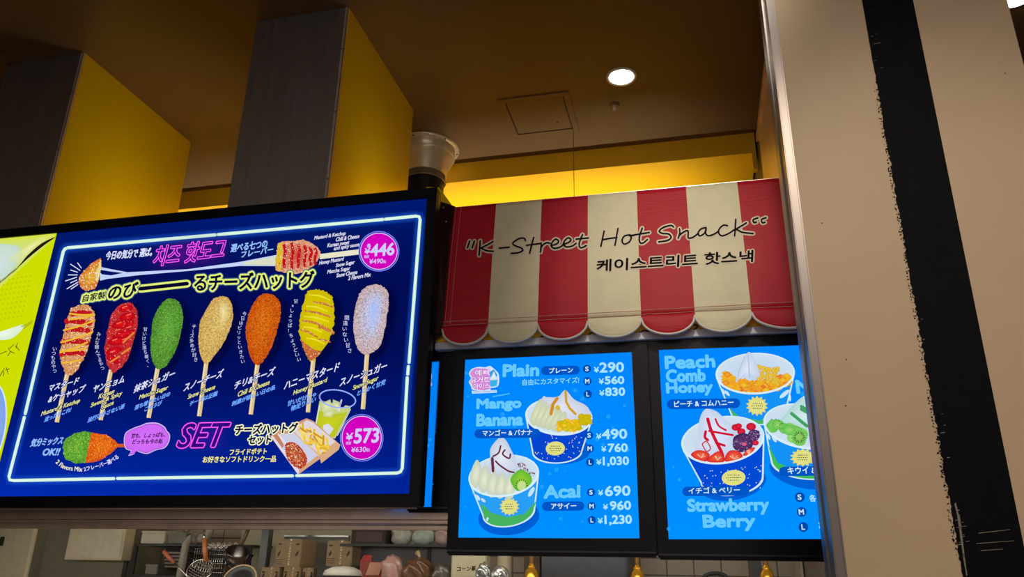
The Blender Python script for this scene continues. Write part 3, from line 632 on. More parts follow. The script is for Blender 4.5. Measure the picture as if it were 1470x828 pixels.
# set offer
A = pic(); A.fan(smooth([(248, 650), (258, 606), (300, 600), (342, 600), (340, 625), (328, 650), (290, 655)], 4, True), (60, 10, 160), (10, 30, 150), .6, 0); A.up()
A.text('SET', (255.5, 643), (320, 641.6), 0, (52, 6, 130), .035, .5, tl=(268.5, 608.8), halo=[(2.1, (255, 92, 240), 1, 20)])
A.build('set_title', scr)
A = pic()
cup = [(460.6, 576), (454, 612), (452, 624), (483, 630), (490, 616), (506, 584)]
A.fan(cup, (200, 212, 90), (206, 214, 130), .95, .95); A.up()
A.fan([(459, 590), (455, 612), (453, 624), (482, 628), (489, 614), (501, 592), (480, 596)], (206, 210, 30), (184, 196, 40)); A.up()
for q in ([(462, 580), (476, 574), (480, 590), (466, 594)], [(480, 574), (494, 580), (490, 592), (478, 588)], [(468, 590), (482, 590), (478, 600), (466, 598)]): A.fan(q, (236, 236, 190), (196, 206, 150), .9, .9)
A.up(); A.poly([(484, 571), (494, 574), (500, 580), (494, 586), (488, 584), (490, 577)], (6, 20, 110)); A.line([(492, 575), (488, 590)], 2.4, (220, 224, 255)); A.up()
rim = ell(486.4, 573.2, 26, 12.4, 9); A.line(rim+[rim[0]], 1.8, (150, 176, 255)); A.poly([(466, 611), (473, 608.4), (480.6, 616), (474, 626), (466, 620)], (220, 218, 236)); A.up()
A.line([(461, 582), (453, 622)], 1.2, (226, 232, 255), .8, False); A.line([(505, 588), (486, 626)], 1.4, (226, 232, 220), .8, False)
A.build('drink_picture', scr)
A = pic()
A.poly([(390, 626.4), (402, 618), (424, 613), (431, 606), (442, 601), (452, 605), (490.4, 639), (488, 646), (463, 665.6), (461, 658), (430, 682)], (206, 152, 118)); A.up()
A.poly([(391.6, 627.6), (403, 624), (424, 622), (459, 655), (429.6, 677)], (206, 206, 230)); A.poly([(432, 610), (443, 603.4), (452, 607.4), (488, 638), (463, 655), (425, 621)], (222, 212, 222)); A.up()
A.poly([(391.6, 627), (400, 622), (410, 640), (406, 646)], (196, 132, 96)); A.poly([(429.4, 682), (430.4, 675.6), (459.4, 653), (461.4, 659)], (214, 164, 124)); A.poly([(463, 665.6), (462, 652), (484, 634), (490.4, 639), (488, 646)], (218, 172, 132)); A.up()
A.poly([(430.4, 682), (391, 627), (394, 626), (431.6, 676)], (222, 220, 240)); A.line([(425, 621), (461, 656)], 1.6, (226, 196, 160), caps=False); A.up()
for k in range(46):
    x, y = R.uniform(433, 474), 0; y = 618+(x-433)*.62+R.uniform(-9, 12); a_ = R.uniform(-.3, 1.7); l = R.uniform(5, 9)
    A.line([(x-l*math.cos(a_), y-l*math.sin(a_)), (x+l*math.cos(a_), y+l*math.sin(a_))], R.uniform(2.4, 3.4), R.choice([(240, 204, 70), (226, 176, 46), (246, 220, 110), (206, 150, 40)]), caps=False)
    if k % 8 == 0: A.up()
A.up(); A.poly([(463, 665.6), (462.4, 655), (484, 638), (490.4, 639), (488, 646)], (218, 172, 132)); A.up()
A.line([(402, 624), (413, 638)], 2.6, (232, 226, 240)); sd = smooth([(411, 640), (418, 635), (428, 638), (438, 648), (443, 660), (440, 669), (431, 673), (420, 666), (413, 654)], 3, True)
A.up(); A.b.mi = 1; A.fan(jit(sd, .5), (206, 110, 60), (190, 60, 40)); A.b.mi = 0; A.up(); A.dots(sd, 170, [(250, 236, 210), (246, 216, 170), (170, 40, 30)], .4, .9)
A.build('meal_box_picture', scr)
for tx, bl, br, h in (('チーズハットグ', (339.5, 624.6), (428, 621.6), 14), ('セット', (358.5, 638.6), (390.6, 637.4), 12)): word(PL, 'set_caption', scr, tx, bl, br, h, NV, .01, .55, halo=[(2.3, (240, 244, 200), 1, 18)])
for tx, bl, br, h in (('フライドポテト', (332, 653.6), (384.8, 652), 8.4), ('お好きなソフトドリンク一品', (293.3, 664.6), (397.8, 663.4), 9)): word(PL, 'set_caption', scr, tx, bl, br, h, (246, 236, 130), .015, .25)

# ================================================================== blue menu displays
def menu_display(x0, x1, z0, z1, sx0, sx1, sz0, sz1, Y, label, th=.05):
    t = thing('menu_display', ((x0+x1)/2, Y+th/2, z0), label, 'menu display', 'blue dessert menu displays')
    MB().box((x0, Y+.008, z0), (x1, Y+th, z1), .006).build('housing', blackp, t)
    b = MB(); b.box((x0+.002, Y, sz1), (x1-.002, Y+.008, z1-.002)); b.box((x0+.002, Y, z0+.018), (x1-.002, Y+.008, sz0)); b.box((x0+.002, Y, sz0), (sx0, Y+.008, sz1)); b.box((sx1, Y, sz0), (x1-.002, Y+.008, sz1)); b.build('bezel', blackp, t)
    MB().box((x0+.003, Y-.0015, z0+.012), (x1-.003, Y+.008, z0+.018), .001).build('lower_trim', mat('navy_trim', (26, 30, 52), .3), t)
    s = MB().box((sx0, Y+.004, sz0), (sx1, Y+.007, sz1)).build('screen', MATS['dark_display_glass'], t)
    return s
MY = 2.70
CY_ = (104, 202, 255); PALE = (200, 236, 255); PB = (0, 84, 196)
def bubbles(A, box, n, seed):
    rr = random.Random(seed)
    for k in range(n):
        x, y, r = rr.uniform(box[0], box[2]), rr.uniform(box[1], box[3]), rr.uniform(.8, 3.4)
        A.poly(ell(x, y, r, r, n=12), (40, 172, 255), .55)
    A.up()
PM = planeY(MY+.0034)
def pill(x0, y0, x1, y1, dy, tx, bl, br, h):
    A = mp(); r = (y1-y0)/2; A.poly([(x, y+(x-x0)/(x1-x0)*dy) for x, y in ell(x0+r, y0+r, r, r, 0, 10, 90, 270)+ell(x1-r, y0+r, r, r, 0, 10, -90, 90)], PB); A.up()
    A.text(tx, bl, br, h, (216, 242, 255), .01, .2); A.build('name_pill', SC)
def size(ch, x, y, r=5.9):
    A = mp(); A.poly(ell(x, y, r, r, n=24), (0, 74, 172)); A.up(); w = {'S': 2.2, 'M': 2.9, 'L': 1.8}[ch]*r/5.9
    A.text(ch, (x-w, y+3.0*r/5.9), (x+w, y+3.0*r/5.9), 6.0*r/5.9, (196, 236, 255), 0, .3); A.build('size_mark', SC)
def price(tx, yb, dl, dr, h):
    A = mp(); A.text('¥', yb, (yb[0]+6.6, yb[1]-.2), 7.4, (170, 228, 255), 0, .3); A.text(tx, dl, dr, h, (170, 228, 255), 0, .6); A.build('price', SC)
def mp(): return Pic(PM)
def cup_body(A, cx, cy, rx, ry, rot, bl, br, bb, col):
    """paper cup below its rim: rim ellipse centre/radii, bottom-left, bottom-right and lowest point"""
    L_ = ell(cx, cy, rx, ry, rot, 2, 170, 180)[0]; R_ = ell(cx, cy, rx, ry, rot, 2, 5, 10)[0]
    mx, my = (bl[0]+br[0])/2, (bl[1]+br[1])/2; hx, hy = (br[0]-bl[0])/2, (br[1]-bl[1])/2; sag = bb[1]-my
    bot = [(mx-hx*math.cos(math.pi*k/24), my-hy*math.cos(math.pi*k/24)+sag*math.sin(math.pi*k/24)) for k in range(25)]
    A.poly([L_]+bot+[R_]+ell(cx, cy, rx, ry, rot, 16, 10, 170), (206, 232, 250)); A.up()
    ins = [(x+(cx-x)*.045, y-1.8) for x, y in bot]
    A.poly([(L_[0]+2, L_[1])]+ins+[(R_[0]-2, R_[1])]+ell(cx, cy, rx, ry, rot, 16, 10, 170), col); A.up()
    return ins
def cup_rim(A, cx, cy, rx, ry, rot):
    A.poly(ell(cx, cy, rx, ry, rot), (214, 236, 250)); A.up(); A.fan(ell(cx, cy-.4, rx-2.6, ry-2.2, rot), (186, 208, 232), (206, 224, 240)); A.up()
def swirl(A, pts, shade=(190, 204, 226), hi=(236, 240, 248)): A.fan(smooth(pts, 4, True), hi, shade); A.up()
def confetti(A, box, n, seed):
    rr = random.Random(seed)
    for k in range(n):
        x, y = rr.uniform(box[0], box[2]), rr.uniform(box[1], box[3]); a_ = rr.uniform(0, 3)
        A.line([(x, y), (x+1.8*math.cos(a_), y+1.8*math.sin(a_))], 1.1, rr.choice([(196, 220, 255), (236, 170, 220), (232, 228, 150), (170, 214, 255)]), caps=False)
    A.up()
def label_badge(A, x, y, rx, ry, sun=False):
    if sun:
        pts = []
        for k in range(28): q = 1.34 if k % 2 else 1.0; pts.append((x+rx*q*math.cos(2*math.pi*k/28), y+ry*q*math.sin(2*math.pi*k/28)))
        A.poly(pts, (226, 214, 110))
    A.up(); A.poly(ell(x, y, rx, ry, -4), (226, 222, 130)); A.up()
    for k in (-1, 0, 1):
        w = rx*(.62-.12*abs(k)); yy = y+k*ry*.33
        xx = x-w
        while xx < x+w: A.line([(xx, yy), (xx+R.uniform(1, 2.2), yy-.1)], 1.1, (30, 52, 90), caps=False); xx += 2.9
    A.up()
def petals(A, lst, col=(198, 228, 252)):
    for (x, y, rx, ry, ro) in lst: A.poly(ell(x, y, rx, ry, ro, 14), col)
    A.up()
bgm = lambda u, v: (0, 134+10*v, 255)
# --- first display: plain, mango banana, acai
sA = menu_display(-.868, -.1455, 1.612, 2.3458, -.8255, -.2015, 1.670, 2.307, MY, 'blue menu display under the awning listing plain, mango banana and acai')
A = mp(); A.grid(((668, 516), (906.3, 505), (919.3, 772.4), (655.8, 772.4)), bgm, 2, 4); A.up(); bubbles(A, (664, 520, 905, 768), 46, 3); A.line([(708, 569), (731, 565)], 2, (60, 184, 255)); A.build('background', sA)
A = mp()      # cup and lettering emblem
A.poly(smooth([(673, 536), (678, 529), (688, 526.5), (697, 527), (703, 525), (709, 529), (716, 537), (716, 552), (711, 556), (704, 557), (703, 560), (680, 560), (676, 554), (673, 548), (676, 543)], 3, True), (206, 226, 255)); A.up()
A.poly(smooth([(675, 536), (681, 529), (691, 529), (701, 532), (702, 558), (681, 558), (677, 549), (675, 549), (678, 542)], 3, True), (214, 140, 216)); A.poly([(703, 534), (709, 530), (714, 538), (710, 546), (704, 546)], (40, 160, 210)); A.up()
swirl(A, [(703, 545), (706, 539), (709, 533), (712, 540), (714, 546)], (190, 216, 240)); A.poly([(703, 546), (714.6, 545), (713, 554), (704, 555)], (60, 176, 232)); A.up()
for tx, bl, br in (('예삐', (682, 539.4), (702, 538.6)), ('요거트', (675.6, 549.6), (702.6, 548.8)), ('아이스', (679.6, 558.6), (702.6, 557.8))): A.text(tx, bl, br, 8.4, (246, 240, 255), .01, .12, halo=[(.8, (190, 96, 196), 1, 8)])
A.poly([(677, 561), (713, 559.6), (713.6, 563.4), (678, 565)], (206, 226, 255)); A.up(); A.text('YEPPEO YOGURT ICE', (679, 563.8), (712, 562.6), 2.2, (80, 110, 190), 0, 0)
A.build('emblem', sA)
A = mp()      # mango banana cup
A.fan(ell(808, 646, 40, 20, 0), (0, 92, 206), (0, 96, 212)); A.up()
cup_body(A, 802.3, 597.5, 48.4, 27, 4, (764, 650), (836, 648), (800, 665.4), (4, 70, 206))
confetti(A, (766, 622, 834, 658), 40, 5); label_badge(A, 797.3, 643.6, 13.8, 10)
cup_rim(A, 802.3, 597.5, 48.4, 26.4, 4)
swirl(A, [(765, 592), (770, 584), (780, 569), (784, 570), (796, 570), (803, 568), (812, 560), (824, 573), (840, 581), (847, 590), (847, 600), (838, 604), (820, 612), (800, 604), (788, 600)], (200, 206, 226), (226, 230, 242))
for k in range(6):
    x = 762+k*7; A.fan(smooth([(x+12, 574+k*3.4), (x+17, 578+k*4), (x+10, 606+k*2.4), (x+3, 611+k*1.8), (x-1, 600+k*2)], 4, True), (226, 228, 190), (196, 206, 176)); A.up()
A.line([(812, 562), (813, 577), (818, 586), (826, 594)], 3.6, (206, 160, 40)); A.line([(791, 594), (794, 580), (800, 572)], 4.5, (206, 140, 40)); A.poly(ell(801, 585, 4, 3, 60), (214, 180, 60)); A.up()
for k in range(80):
    x, y = R.uniform(799, 834), R.uniform(604, 618); x += (618-y)*.3
    if x > 833: y -= 8
    A.fan([(x-4, y-2), (x+2, y-4), (x+5, y), (x, y+3.4)], R.choice([(236, 206, 30), (214, 196, 10), (244, 216, 70)]), R.choice([(236, 176, 20), (196, 174, 20)])); A.up(.2)
for k in range(30): x, y = R.uniform(833, 846), R.uniform(597, 610); A.fan([(x-4, y-2), (x+2, y-4), (x+5, y), (x, y+3.4)], (214, 196, 20), (196, 170, 10)); A.up(.2)
A.up(); A.line(ell(802.3, 598.2, 47, 25.6, 4, 30, 20, 165), 2.6, (216, 238, 252)); A.build('dessert_cup_picture', sA)
A = mp()      # acai cup
A.fan(ell(730.6, 742, 44, 26, -6), (0, 92, 206), (0, 96, 212)); A.up()
ins = cup_body(A, 723.4, 683, 51, 29, -7, (693, 741), (768.5, 731), (729, 756.4), (40, 158, 246))
A.poly([(691, 722), (706, 736), (728, 742), (752, 738), (771, 718)]+[(p[0], p[1]) for p in ins[::-1]], (70, 178, 96)); A.up()
label_badge(A, 731.5, 727, 11, 10, True); petals(A, [(763, 706, 3, 8, 30), (686, 714, 2.4, 5, -40), (694, 718, 2, 4, -50), (700, 745, 1.6, 3, 20)])
cup_rim(A, 723.4, 682.4, 51, 29.4, -8)
swirl(A, [(700, 678), (704, 662), (704, 645), (712, 633), (720.5, 627), (728, 634), (734, 646), (741, 660), (742, 676), (728, 684)], (196, 206, 226), (230, 236, 248))
for k in range(5):
    x = 676+k*12; y = 663+k*7.4-(k > 2)*5*(k-2)
    A.fan(smooth([(x+8, y-3), (x+15, y+8), (x+13, y+30), (x+4, y+38-k), (x-1, y+20)], 4, True), (232, 234, 206), (196, 208, 186)); A.up()
for pt in ([(719, 640), (716, 650), (708, 655)], [(725, 646), (722, 652), (731, 658), (733, 652)], [(706, 660), (709, 672)], [(712, 662), (718, 668), (730, 676), (738, 678)]): A.line(smooth(pt, 4), 2.4, (104, 44, 66)); A.up(.5)
A.line(smooth([(707, 658), (708, 676)], 2), 4, (104, 44, 66)); A.up()
A.dots([(740, 662), (750, 664), (768, 680), (766, 686), (748, 676)], 70, [(130, 84, 96), (170, 130, 136), (96, 56, 76)], .6, 1.5); A.up()
A.fan(smooth([(733, 690), (738, 680), (748, 674), (760, 680), (764, 690), (756, 700), (742, 704)], 4, True), (150, 206, 60), (96, 186, 50)); A.up(); A.poly(ell(749, 697, 6, 7, 15), (196, 222, 140)); A.up()
for k in range(16): a_ = k*.393; A.line([(749+7*math.cos(a_), 697+7.4*math.sin(a_)), (749+9*math.cos(a_), 697+9.6*math.sin(a_))], .9, (30, 50, 20), caps=False)
A.up(); A.line(ell(723.4, 683, 49.6, 28.6, -8, 30, 10, 170), 2.8, (216, 238, 252)); A.build('dessert_cup_picture', sA)
SC = sA
word(PM, 'dessert_name', SC, 'Plain', (722.8, 540.6), (773, 539.2), 16.4, CY_, .0, 1.15); pill(777, 526, 832.6, 538.6, -1, 'プレーン', (788.6, 536), (822.6, 534.8), 7.6)
word(PM, 'dessert_note', SC, '自由にカスタマイズ!', (750.3, 553.4), (831.3, 550), 8.8, (140, 220, 255), .005, .15)
word(PM, 'dessert_name', SC, 'Mango', (685, 590.4), (747.6, 589), 17, CY_, .0, 1.15); word(PM, 'dessert_name', SC, 'Banana', (685, 611.4), (750.3, 610), 16.2, CY_, .0, 1.15)
pill(681.4, 616.4, 776, 629.4, -1, 'マンゴー & バナナ', (693, 625.8), (764.2, 624.4), 8.2)
word(PM, 'dessert_name', SC, 'Acai', (781.6, 715), (832.4, 713.4), 17.6, CY_, .0, 1.15); pill(778.4, 720, 839.2, 733.4, -.6, 'アサイー', (791.5, 730.6), (827.4, 729.8), 7.8)
for c_, x, y in (('S', 842.9, 529.7), ('M', 843.3, 547.5), ('L', 844, 566), ('S', 845.9, 625), ('M', 846.8, 644), ('L', 847.5, 663.5), ('S', 848.7, 706.7), ('M', 849.5, 726.5), ('L', 850, 746.6)): size(c_, x, y)
for a_ in (('290', (853.3, 534.8), (861.4, 534.8), (895.6, 534), 13.6), ('560', (860.2, 551.4), (869, 551.4), (896, 551), 10.4), ('830', (861, 568.3), (869.6, 568.3), (897.2, 567.8), 11), ('490', (856.7, 630.3), (864.8, 630.3), (900.2, 629.6), 13.5), ('760', (863.8, 648.4), (873.4, 648.9), (901, 648.4), 11.5), ('1,030', (856.8, 667.2), (866.3, 669.4), (902.8, 668.8), 13.2),
          ('690', (859.3, 711.2), (869.3, 712), (904.8, 711.2), 14), ('960', (866.3, 731.4), (876.4, 731.8), (905.8, 731.2), 12), ('1,230', (858.8, 751.4), (868.8, 753.8), (907, 753.2), 13.8)): price(*a_)
# --- second display, its right side behind the column
sB = menu_display(-.1445, .47, 1.606, 2.3458, -.1065, .44, 1.668, 2.306, MY, 'blue menu display beside the column listing peach, comb honey and strawberry')
A = mp(); A.grid(((946, 503), (1180, 495), (1212, 773.5), (960, 774)), bgm, 2, 4); A.up(); bubbles(A, (952, 512, 1190, 768), 40, 8); A.build('background', sB)
A = mp()      # peach cup
ins = cup_body(A, 1084, 536.5, 57, 29, -2, (1050, 598), (1128, 594), (1092, 611), (20, 146, 246))
A.poly([(1047, 586), (1060, 598), (1090, 604), (1126, 586)]+ins[::-1], (70, 178, 96)); A.up()
label_badge(A, 1086.5, 583, 12, 11, True); petals(A, [(1126, 566, 3, 9, 50), (1044, 565, 2, 5, -40), (1038, 562, 2, 5, -35), (1134, 572, 1.4, 5, 0)])
cup_rim(A, 1084, 536.3, 57, 29.4, -2)
for k in range(150):
    x = R.uniform(1040, 1134); y = 563-((x-1085)/48)**2*14-R.uniform(0, 16)+1.5
    A.fan([(x-6, y-2), (x+1, y-5), (x+7, y), (x, y+4)], R.choice([(240, 150, 50), (244, 180, 40), (232, 110, 50), (236, 200, 60)]), R.choice([(226, 120, 40), (236, 170, 30)])); A.up(.15)
for k in range(70): x = R.uniform(1086, 1116); y = R.uniform(524, 548)+(x-1090)*.2; A.fan([(x-3, y-2), (x+1, y-3), (x+4, y), (x, y+3)], (240, 210, 90), (214, 170, 30))
A.up(); swirl(A, [(1056, 550), (1059, 534), (1064, 522), (1071, 509), (1076, 506), (1081, 512), (1086, 524), (1091, 540), (1082, 542), (1075, 538), (1072, 546), (1066, 540)], (196, 208, 234), (224, 232, 248))
A.line(smooth([(1074, 510), (1075, 528), (1076, 542)], 4), 1.4, (176, 190, 220)); A.line(smooth([(1069, 512), (1062, 530), (1058, 548)], 4), 1, (176, 190, 220)); A.up()
A.line(ell(1084, 536.8, 55.6, 28.6, -2, 30, 10, 170), 2.8, (216, 238, 252)); A.build('dessert_cup_picture', sB)
A = mp()      # kiwi cup
A.fan(ell(1160, 676, 56, 26, 8), (0, 92, 206), (0, 96, 212)); A.up()
ins = cup_body(A, 1156, 612.5, 61, 31, 9, (1106, 662), (1212, 668), (1168, 689), (20, 146, 246))
A.poly([(1102, 638), (1116, 664), (1150, 680), (1210, 676)]+ins[::-1], (60, 190, 80)); A.up()
label_badge(A, 1152, 657, 14, 10, True); petals(A, [(1111, 630, 2.4, 6, -30), (1103, 627, 2, 5, -25)])
cup_rim(A, 1156, 612, 61, 31.6, 9)
swirl(A, [(1118, 608), (1128, 594), (1140, 580), (1156, 568), (1170, 574), (1190, 580), (1196, 610), (1186, 632), (1160, 626), (1140, 612)], (176, 214, 214), (214, 238, 240))
for pt in ([(1136, 594), (1148, 604), (1158, 612)], [(1150, 588), (1164, 596), (1172, 606)], [(1150, 584), (1160, 590)]): A.line(smooth(pt, 4), 4.6, (64, 160, 96)); A.up(.4)
for k in range(16):
    x = R.uniform(1104, 1150); y = 604+(x-1104)*.45+R.uniform(-3, 10)
    A.fan(smooth([(x-9, y), (x-2, y-8), (x+9, y-3), (x+8, y+6), (x-3, y+7)], 3, True), R.choice([(150, 214, 110), (176, 226, 140)]), R.choice([(96, 190, 80), (130, 206, 100)])); A.up(.3)
A.fan(ell(1147, 628, 11, 12, 20), (150, 200, 90), (110, 200, 90)); A.up()
for k in range(18): a_ = k*.35; A.line([(1147+5*math.cos(a_), 628+5*math.sin(a_)), (1147+8.5*math.cos(a_), 628+9*math.sin(a_))], .9, (20, 60, 30), caps=False)
A.dots([(1100, 604), (1112, 600), (1126, 610), (1120, 618)], 16, [(24, 70, 34)], .5, .9); A.up()
A.line(ell(1156, 612.6, 59.6, 30.8, 9, 30, 20, 170), 2.8, (216, 238, 252)); A.build('dessert_cup_picture', sB)
A = mp()      # strawberry cup
A.fan(ell(1052, 694, 48, 24, -10), (0, 92, 206), (0, 96, 212)); A.up()
cup_body(A, 1037.5, 632, 60, 33, -8, (1006, 694), (1096, 686), (1052, 712), (0, 74, 214)); confetti(A, (1008, 668, 1096, 700), 44, 9); label_badge(A, 1053, 686, 17, 11)
cup_rim(A, 1037.5, 631.6, 60, 33.6, -8)
swirl(A, [(998, 650), (1002, 628), (1004, 604), (1010, 590), (1018, 587.5), (1030, 592), (1040, 602), (1052, 612), (1054, 634), (1044, 652), (1020, 660)], (196, 210, 236), (226, 234, 250))
for pt, w in (([(1016, 602), (1020, 616), (1027, 632), (1036, 650), (1038, 660)], 4.6), ([(1027, 602), (1032, 612), (1042, 618)], 2.6), ([(1018, 619), (1034, 622), (1052, 625)], 3), ([(1013, 620), (1012, 628), (1016, 632)], 4), ([(1008, 638), (1014, 634), (1020, 644), (1014, 648), (1008, 638)], 1.6), ([(1028, 636), (1040, 640)], 3.4)):
    A.line(smooth(pt, 5), w, (206, 20, 50)); A.up(.5)
for (x, y, r) in ((1056, 614, 6), (1064, 620, 6), (1078, 613, 7), (1060, 612, 5), (1084, 636, 5)): A.fan(ell(x, y, r, r*.8), (232, 40, 66), (190, 14, 46)); A.up(.3)
for (x, y, r) in ((1066, 636, 15), (1082, 625, 9)):
    A.fan(jit(ell(x, y, r, r*.92), .8, 1), (104, 60, 110), (64, 40, 90)); A.up(.3); A.dots(ell(x, y, r*.95, r*.86), 60, [(150, 130, 176), (90, 50, 110), (54, 30, 76)], .6, 1.3)
A.poly(ell(1068, 638, 3, 2.4), (226, 96, 120)); A.up()
for pt in ([(992, 654), (1000, 647), (1012, 648), (1019, 654), (1010, 664)], [(1014, 662), (1030, 648), (1038, 654), (1038, 664)], [(1040, 662), (1046, 648), (1060, 648), (1066, 656), (1056, 662)], [(1066, 654), (1074, 645), (1084, 643), (1076, 653)]):
    A.fan(smooth(pt, 4, True), (240, 110, 66), (216, 30, 40)); A.up(.4)
    cx = sum(p[0] for p in pt)/len(pt); cy = sum(p[1] for p in pt)/len(pt)
    for k in range(5): a_ = R.uniform(3.4, 6); A.line([(cx, cy+4), (cx+7*math.cos(a_), cy+4+7*math.sin(a_))], .8, (250, 190, 160), caps=False)
A.up(); A.line(ell(1037.5, 632.2, 58.6, 32.8, -8, 30, 8, 168), 2.8, (216, 238, 252)); A.build('dessert_cup_picture', sB)
SC = sB
word(PM, 'dessert_name', SC, 'Peach', (956, 529.8), (1026, 527.4), 17, CY_, .0, 1.15); word(PM, 'dessert_name', SC, 'Comb', (957.6, 549.2), (1012.4, 547.4), 17, CY_, .0, 1.15); word(PM, 'dessert_name', SC, 'Honey', (958, 569.2), (1023, 567), 18.4, CY_, .0, 1.15)
pill(957.6, 574, 1062.4, 588, -1.6, 'ピーチ & コムハニー', (968.3, 585), (1053, 582.2), 8.4)
word(PM, 'dessert_name', SC, 'M', (1144, 564.8), (1164, 564.2), 17.6, CY_, .0, 1.15)
pill(979.5, 699, 1075.6, 712.4, -1, 'イチゴ & ベリー', (988.8, 709), (1062, 707.4), 8.8)
pill(1118, 670.4, 1188, 684, -1, 'キウイ &', (1131, 680.8), (1171.3, 679.6), 9.6)
word(PM, 'dessert_name', SC, 'Strawberry', (988.4, 739.4), (1103.5, 737.6), 22, CY_, .0, 1.15); word(PM, 'dessert_name', SC, 'Berry', (1010.8, 762.2), (1084, 761), 22, CY_, .0, 1.15)
for c_, x, y in (('S', 1147.6, 713.8), ('M', 1150.2, 735), ('L', 1152.8, 756.6)): size(c_, x, y, 7)
word(PM, 'price', SC, '各', (1162, 720.2), (1171, 720), 9.6, (170, 228, 255), .01, .25); word(PM, 'price', SC, '¥', (1173, 719.6), (1181, 719.4), 9, (170, 228, 255), .01, .3); word(PM, 'price', SC, '¥', (1175.5, 760.6), (1184, 760.2), 10, (170, 228, 255), .01, .3)
# --- third display, mostly hidden behind the wide screen
sC = menu_display(-1.03, -.8695, 1.756, 2.3458, -1.025, -.935, 1.772, 2.306, 2.715, 'blue menu display almost hidden behind the right end of the wide screen', .035)
A = Pic(planeY(2.715)); A.grid(((560, 521.2), (630.6, 518.2), (620.4, 727.4), (550, 728)), lambda u, v: (0, 128, 246), 1, 2); A.up()
A.poly(smooth([(612, 538), (617, 533), (620, 538), (619, 547), (620, 553), (614, 556), (610, 548)], 3, True), (190, 176, 240)); A.up(); bubbles(A, (608, 600, 622, 700), 5, 2); A.build('background', sC)

# ================================================================== striped awning and the board behind it
ZT, YT, YB = 2.957, 2.72, 2.648
TL, TR = atY(650.5, 298.2, YT), atY(1125, 253, YT)
TLx, TRx = -.902, .462
def aw(u, v):          # u across 0..1, v down 0..1
    zt = 2.957; zb = 2.425; bulge = .006*math.sin(math.pi*v)
    return Vector((TLx+(TRx-TLx)*u, YT+(YB-YT)*v-bulge+.0018*math.sin(u*47+v*3)*v, zt+(zb-zt)*v))
t = thing('awning', (-.22, 2.69, 2.40), 'red and cream striped awning with scalloped edge and handwritten style lettering', 'awning')
def awmat(name, c):
    M = mat(name, c, .55, noise=.05, scale=14, spec=.3); N = M.node_tree.nodes; L = M.node_tree.links; b = N['Principled BSDF']; tc = N['Texture Coordinate']
    mp_ = N.new('ShaderNodeMapping'); mp_.inputs['Scale'].default_value = (3, 10, 60); L.new(tc.outputs['Object'], mp_.inputs[0])
    n = N.new('ShaderNodeTexNoise'); n.inputs['Scale'].default_value = 4; n.inputs['Detail'].default_value = 3; L.new(mp_.outputs[0], n.inputs[0])
    bp = N.new('ShaderNodeBump'); bp.inputs['Strength'].default_value = .28; bp.inputs['Distance'].default_value = .004; L.new(n.outputs['Fac'], bp.inputs['Height']); L.new(bp.outputs[0], b.inputs['Normal']); return M
red = awmat('awning_red_vinyl', (182, 20, 42)); cream = awmat('awning_cream_vinyl', (224, 215, 184))
bxs = [712.5, 778, 844, 914, 984.5, 1058]     # stripe seams along the top edge
def top_u(px): return (atY(px, 297-(px-652)*.0925, YT).x-TLx)/(TRx-TLx)
seams = [0]+[top_u(x) for x in bxs]+[1]
b = MB(); us = []; sm_ = []
for i in range(7):
    for k in range(10): us.append(seams[i]+(seams[i+1]-seams[i])*k/10); sm_.append(i % 2)
us.append(1); nu = len(us); ny = 26
b.add([aw(u, j/ny) for j in range(ny+1) for u in us], [[j*nu+k, j*nu+k+1, (j+1)*nu+k+1, (j+1)*nu+k] for j in range(ny) for k in range(nu-1)], True)
b.m = [sm_[k] for j in range(ny) for k in range(nu-1)]
cl = b.build('cloth', [red, cream], t)
sol = cl.modifiers.new('thickness', 'SOLIDIFY'); sol.thickness = .0015; sol.offset = 1
def scal(i, u, s):     # s 0 hem .. 1 edge
    u0, u1 = seams[i], seams[i+1]; q = (u-u0)/(u1-u0)
    d = .010+.066*math.sqrt(max(0, 1-(2*q-1)**2))
    p = aw(u, 1); p.z -= d*s; p.y += -.004*math.sin(math.pi*s)+.006*math.sin(q*math.pi)*s*(-1); return p
for i in range(7):
    b = MB(); nx, ny = 28, 6; u0, u1 = seams[i], seams[i+1]
    vs = [scal(i, u0+(u1-u0)*k/nx, j/ny) for j in range(ny+1) for k in range(nx+1)]
    b.add(vs, [[j*(nx+1)+k, j*(nx+1)+k+1, (j+1)*(nx+1)+k+1, (j+1)*(nx+1)+k] for j in range(ny) for k in range(nx)], True)
    so = b.build('scallop', red if i % 2 == 0 else cream, t, label='red scallop' if i % 2 == 0 else 'cream scallop')
    so.modifiers.new('thickness', 'SOLIDIFY').thickness = .0015
    b = MB(); b.tube([scal(i, u0+(u1-u0)*k/nx, 1)+Vector((0, -.002, 0)) for k in range(nx+1)], .0046, 8); b.build('piping', mat('white_piping', (214, 208, 200), .5), so)
b = MB()
for v in (.965, .995): b.tube([aw(u/60, v)+Vector((0, -.002, 0)) for u in range(61)], .0011, 5)
for u in (.006, .022): b.tube([aw(u, v/30)+Vector((0, -.002, 0)) for v in range(31)], .0009, 5)
b.build('stitching', mat('pale_thread', (206, 150, 146), .6), t)
_A, _B, _C = aw(.5, .1), aw(.1, .9), aw(.9, .9)
_n = (_B-_A).cross(_C-_A).normalized(); _n = _n if _n.y < 0 else -_n
def onaw(x, y, layer):
    d = ray(x, y); p = CAM+d*((_A-CAM).dot(_n)/d.dot(_n))
    v = (2.957-p.z)/(2.957-2.425); u = (p.x-TLx)/(TRx-TLx)
    q = aw(u, v); return Vector((p.x, q.y-.0022-layer*.00012, p.z))
class Print(Pic): pass
A1 = Print(onaw); A2 = Print(onaw)
def s1(l): return [(650+x/6.682, 290+y/6.682) for x, y in l]
def s2(l): return [(840+x/5.444, 290+y/5.444) for x, y in l]
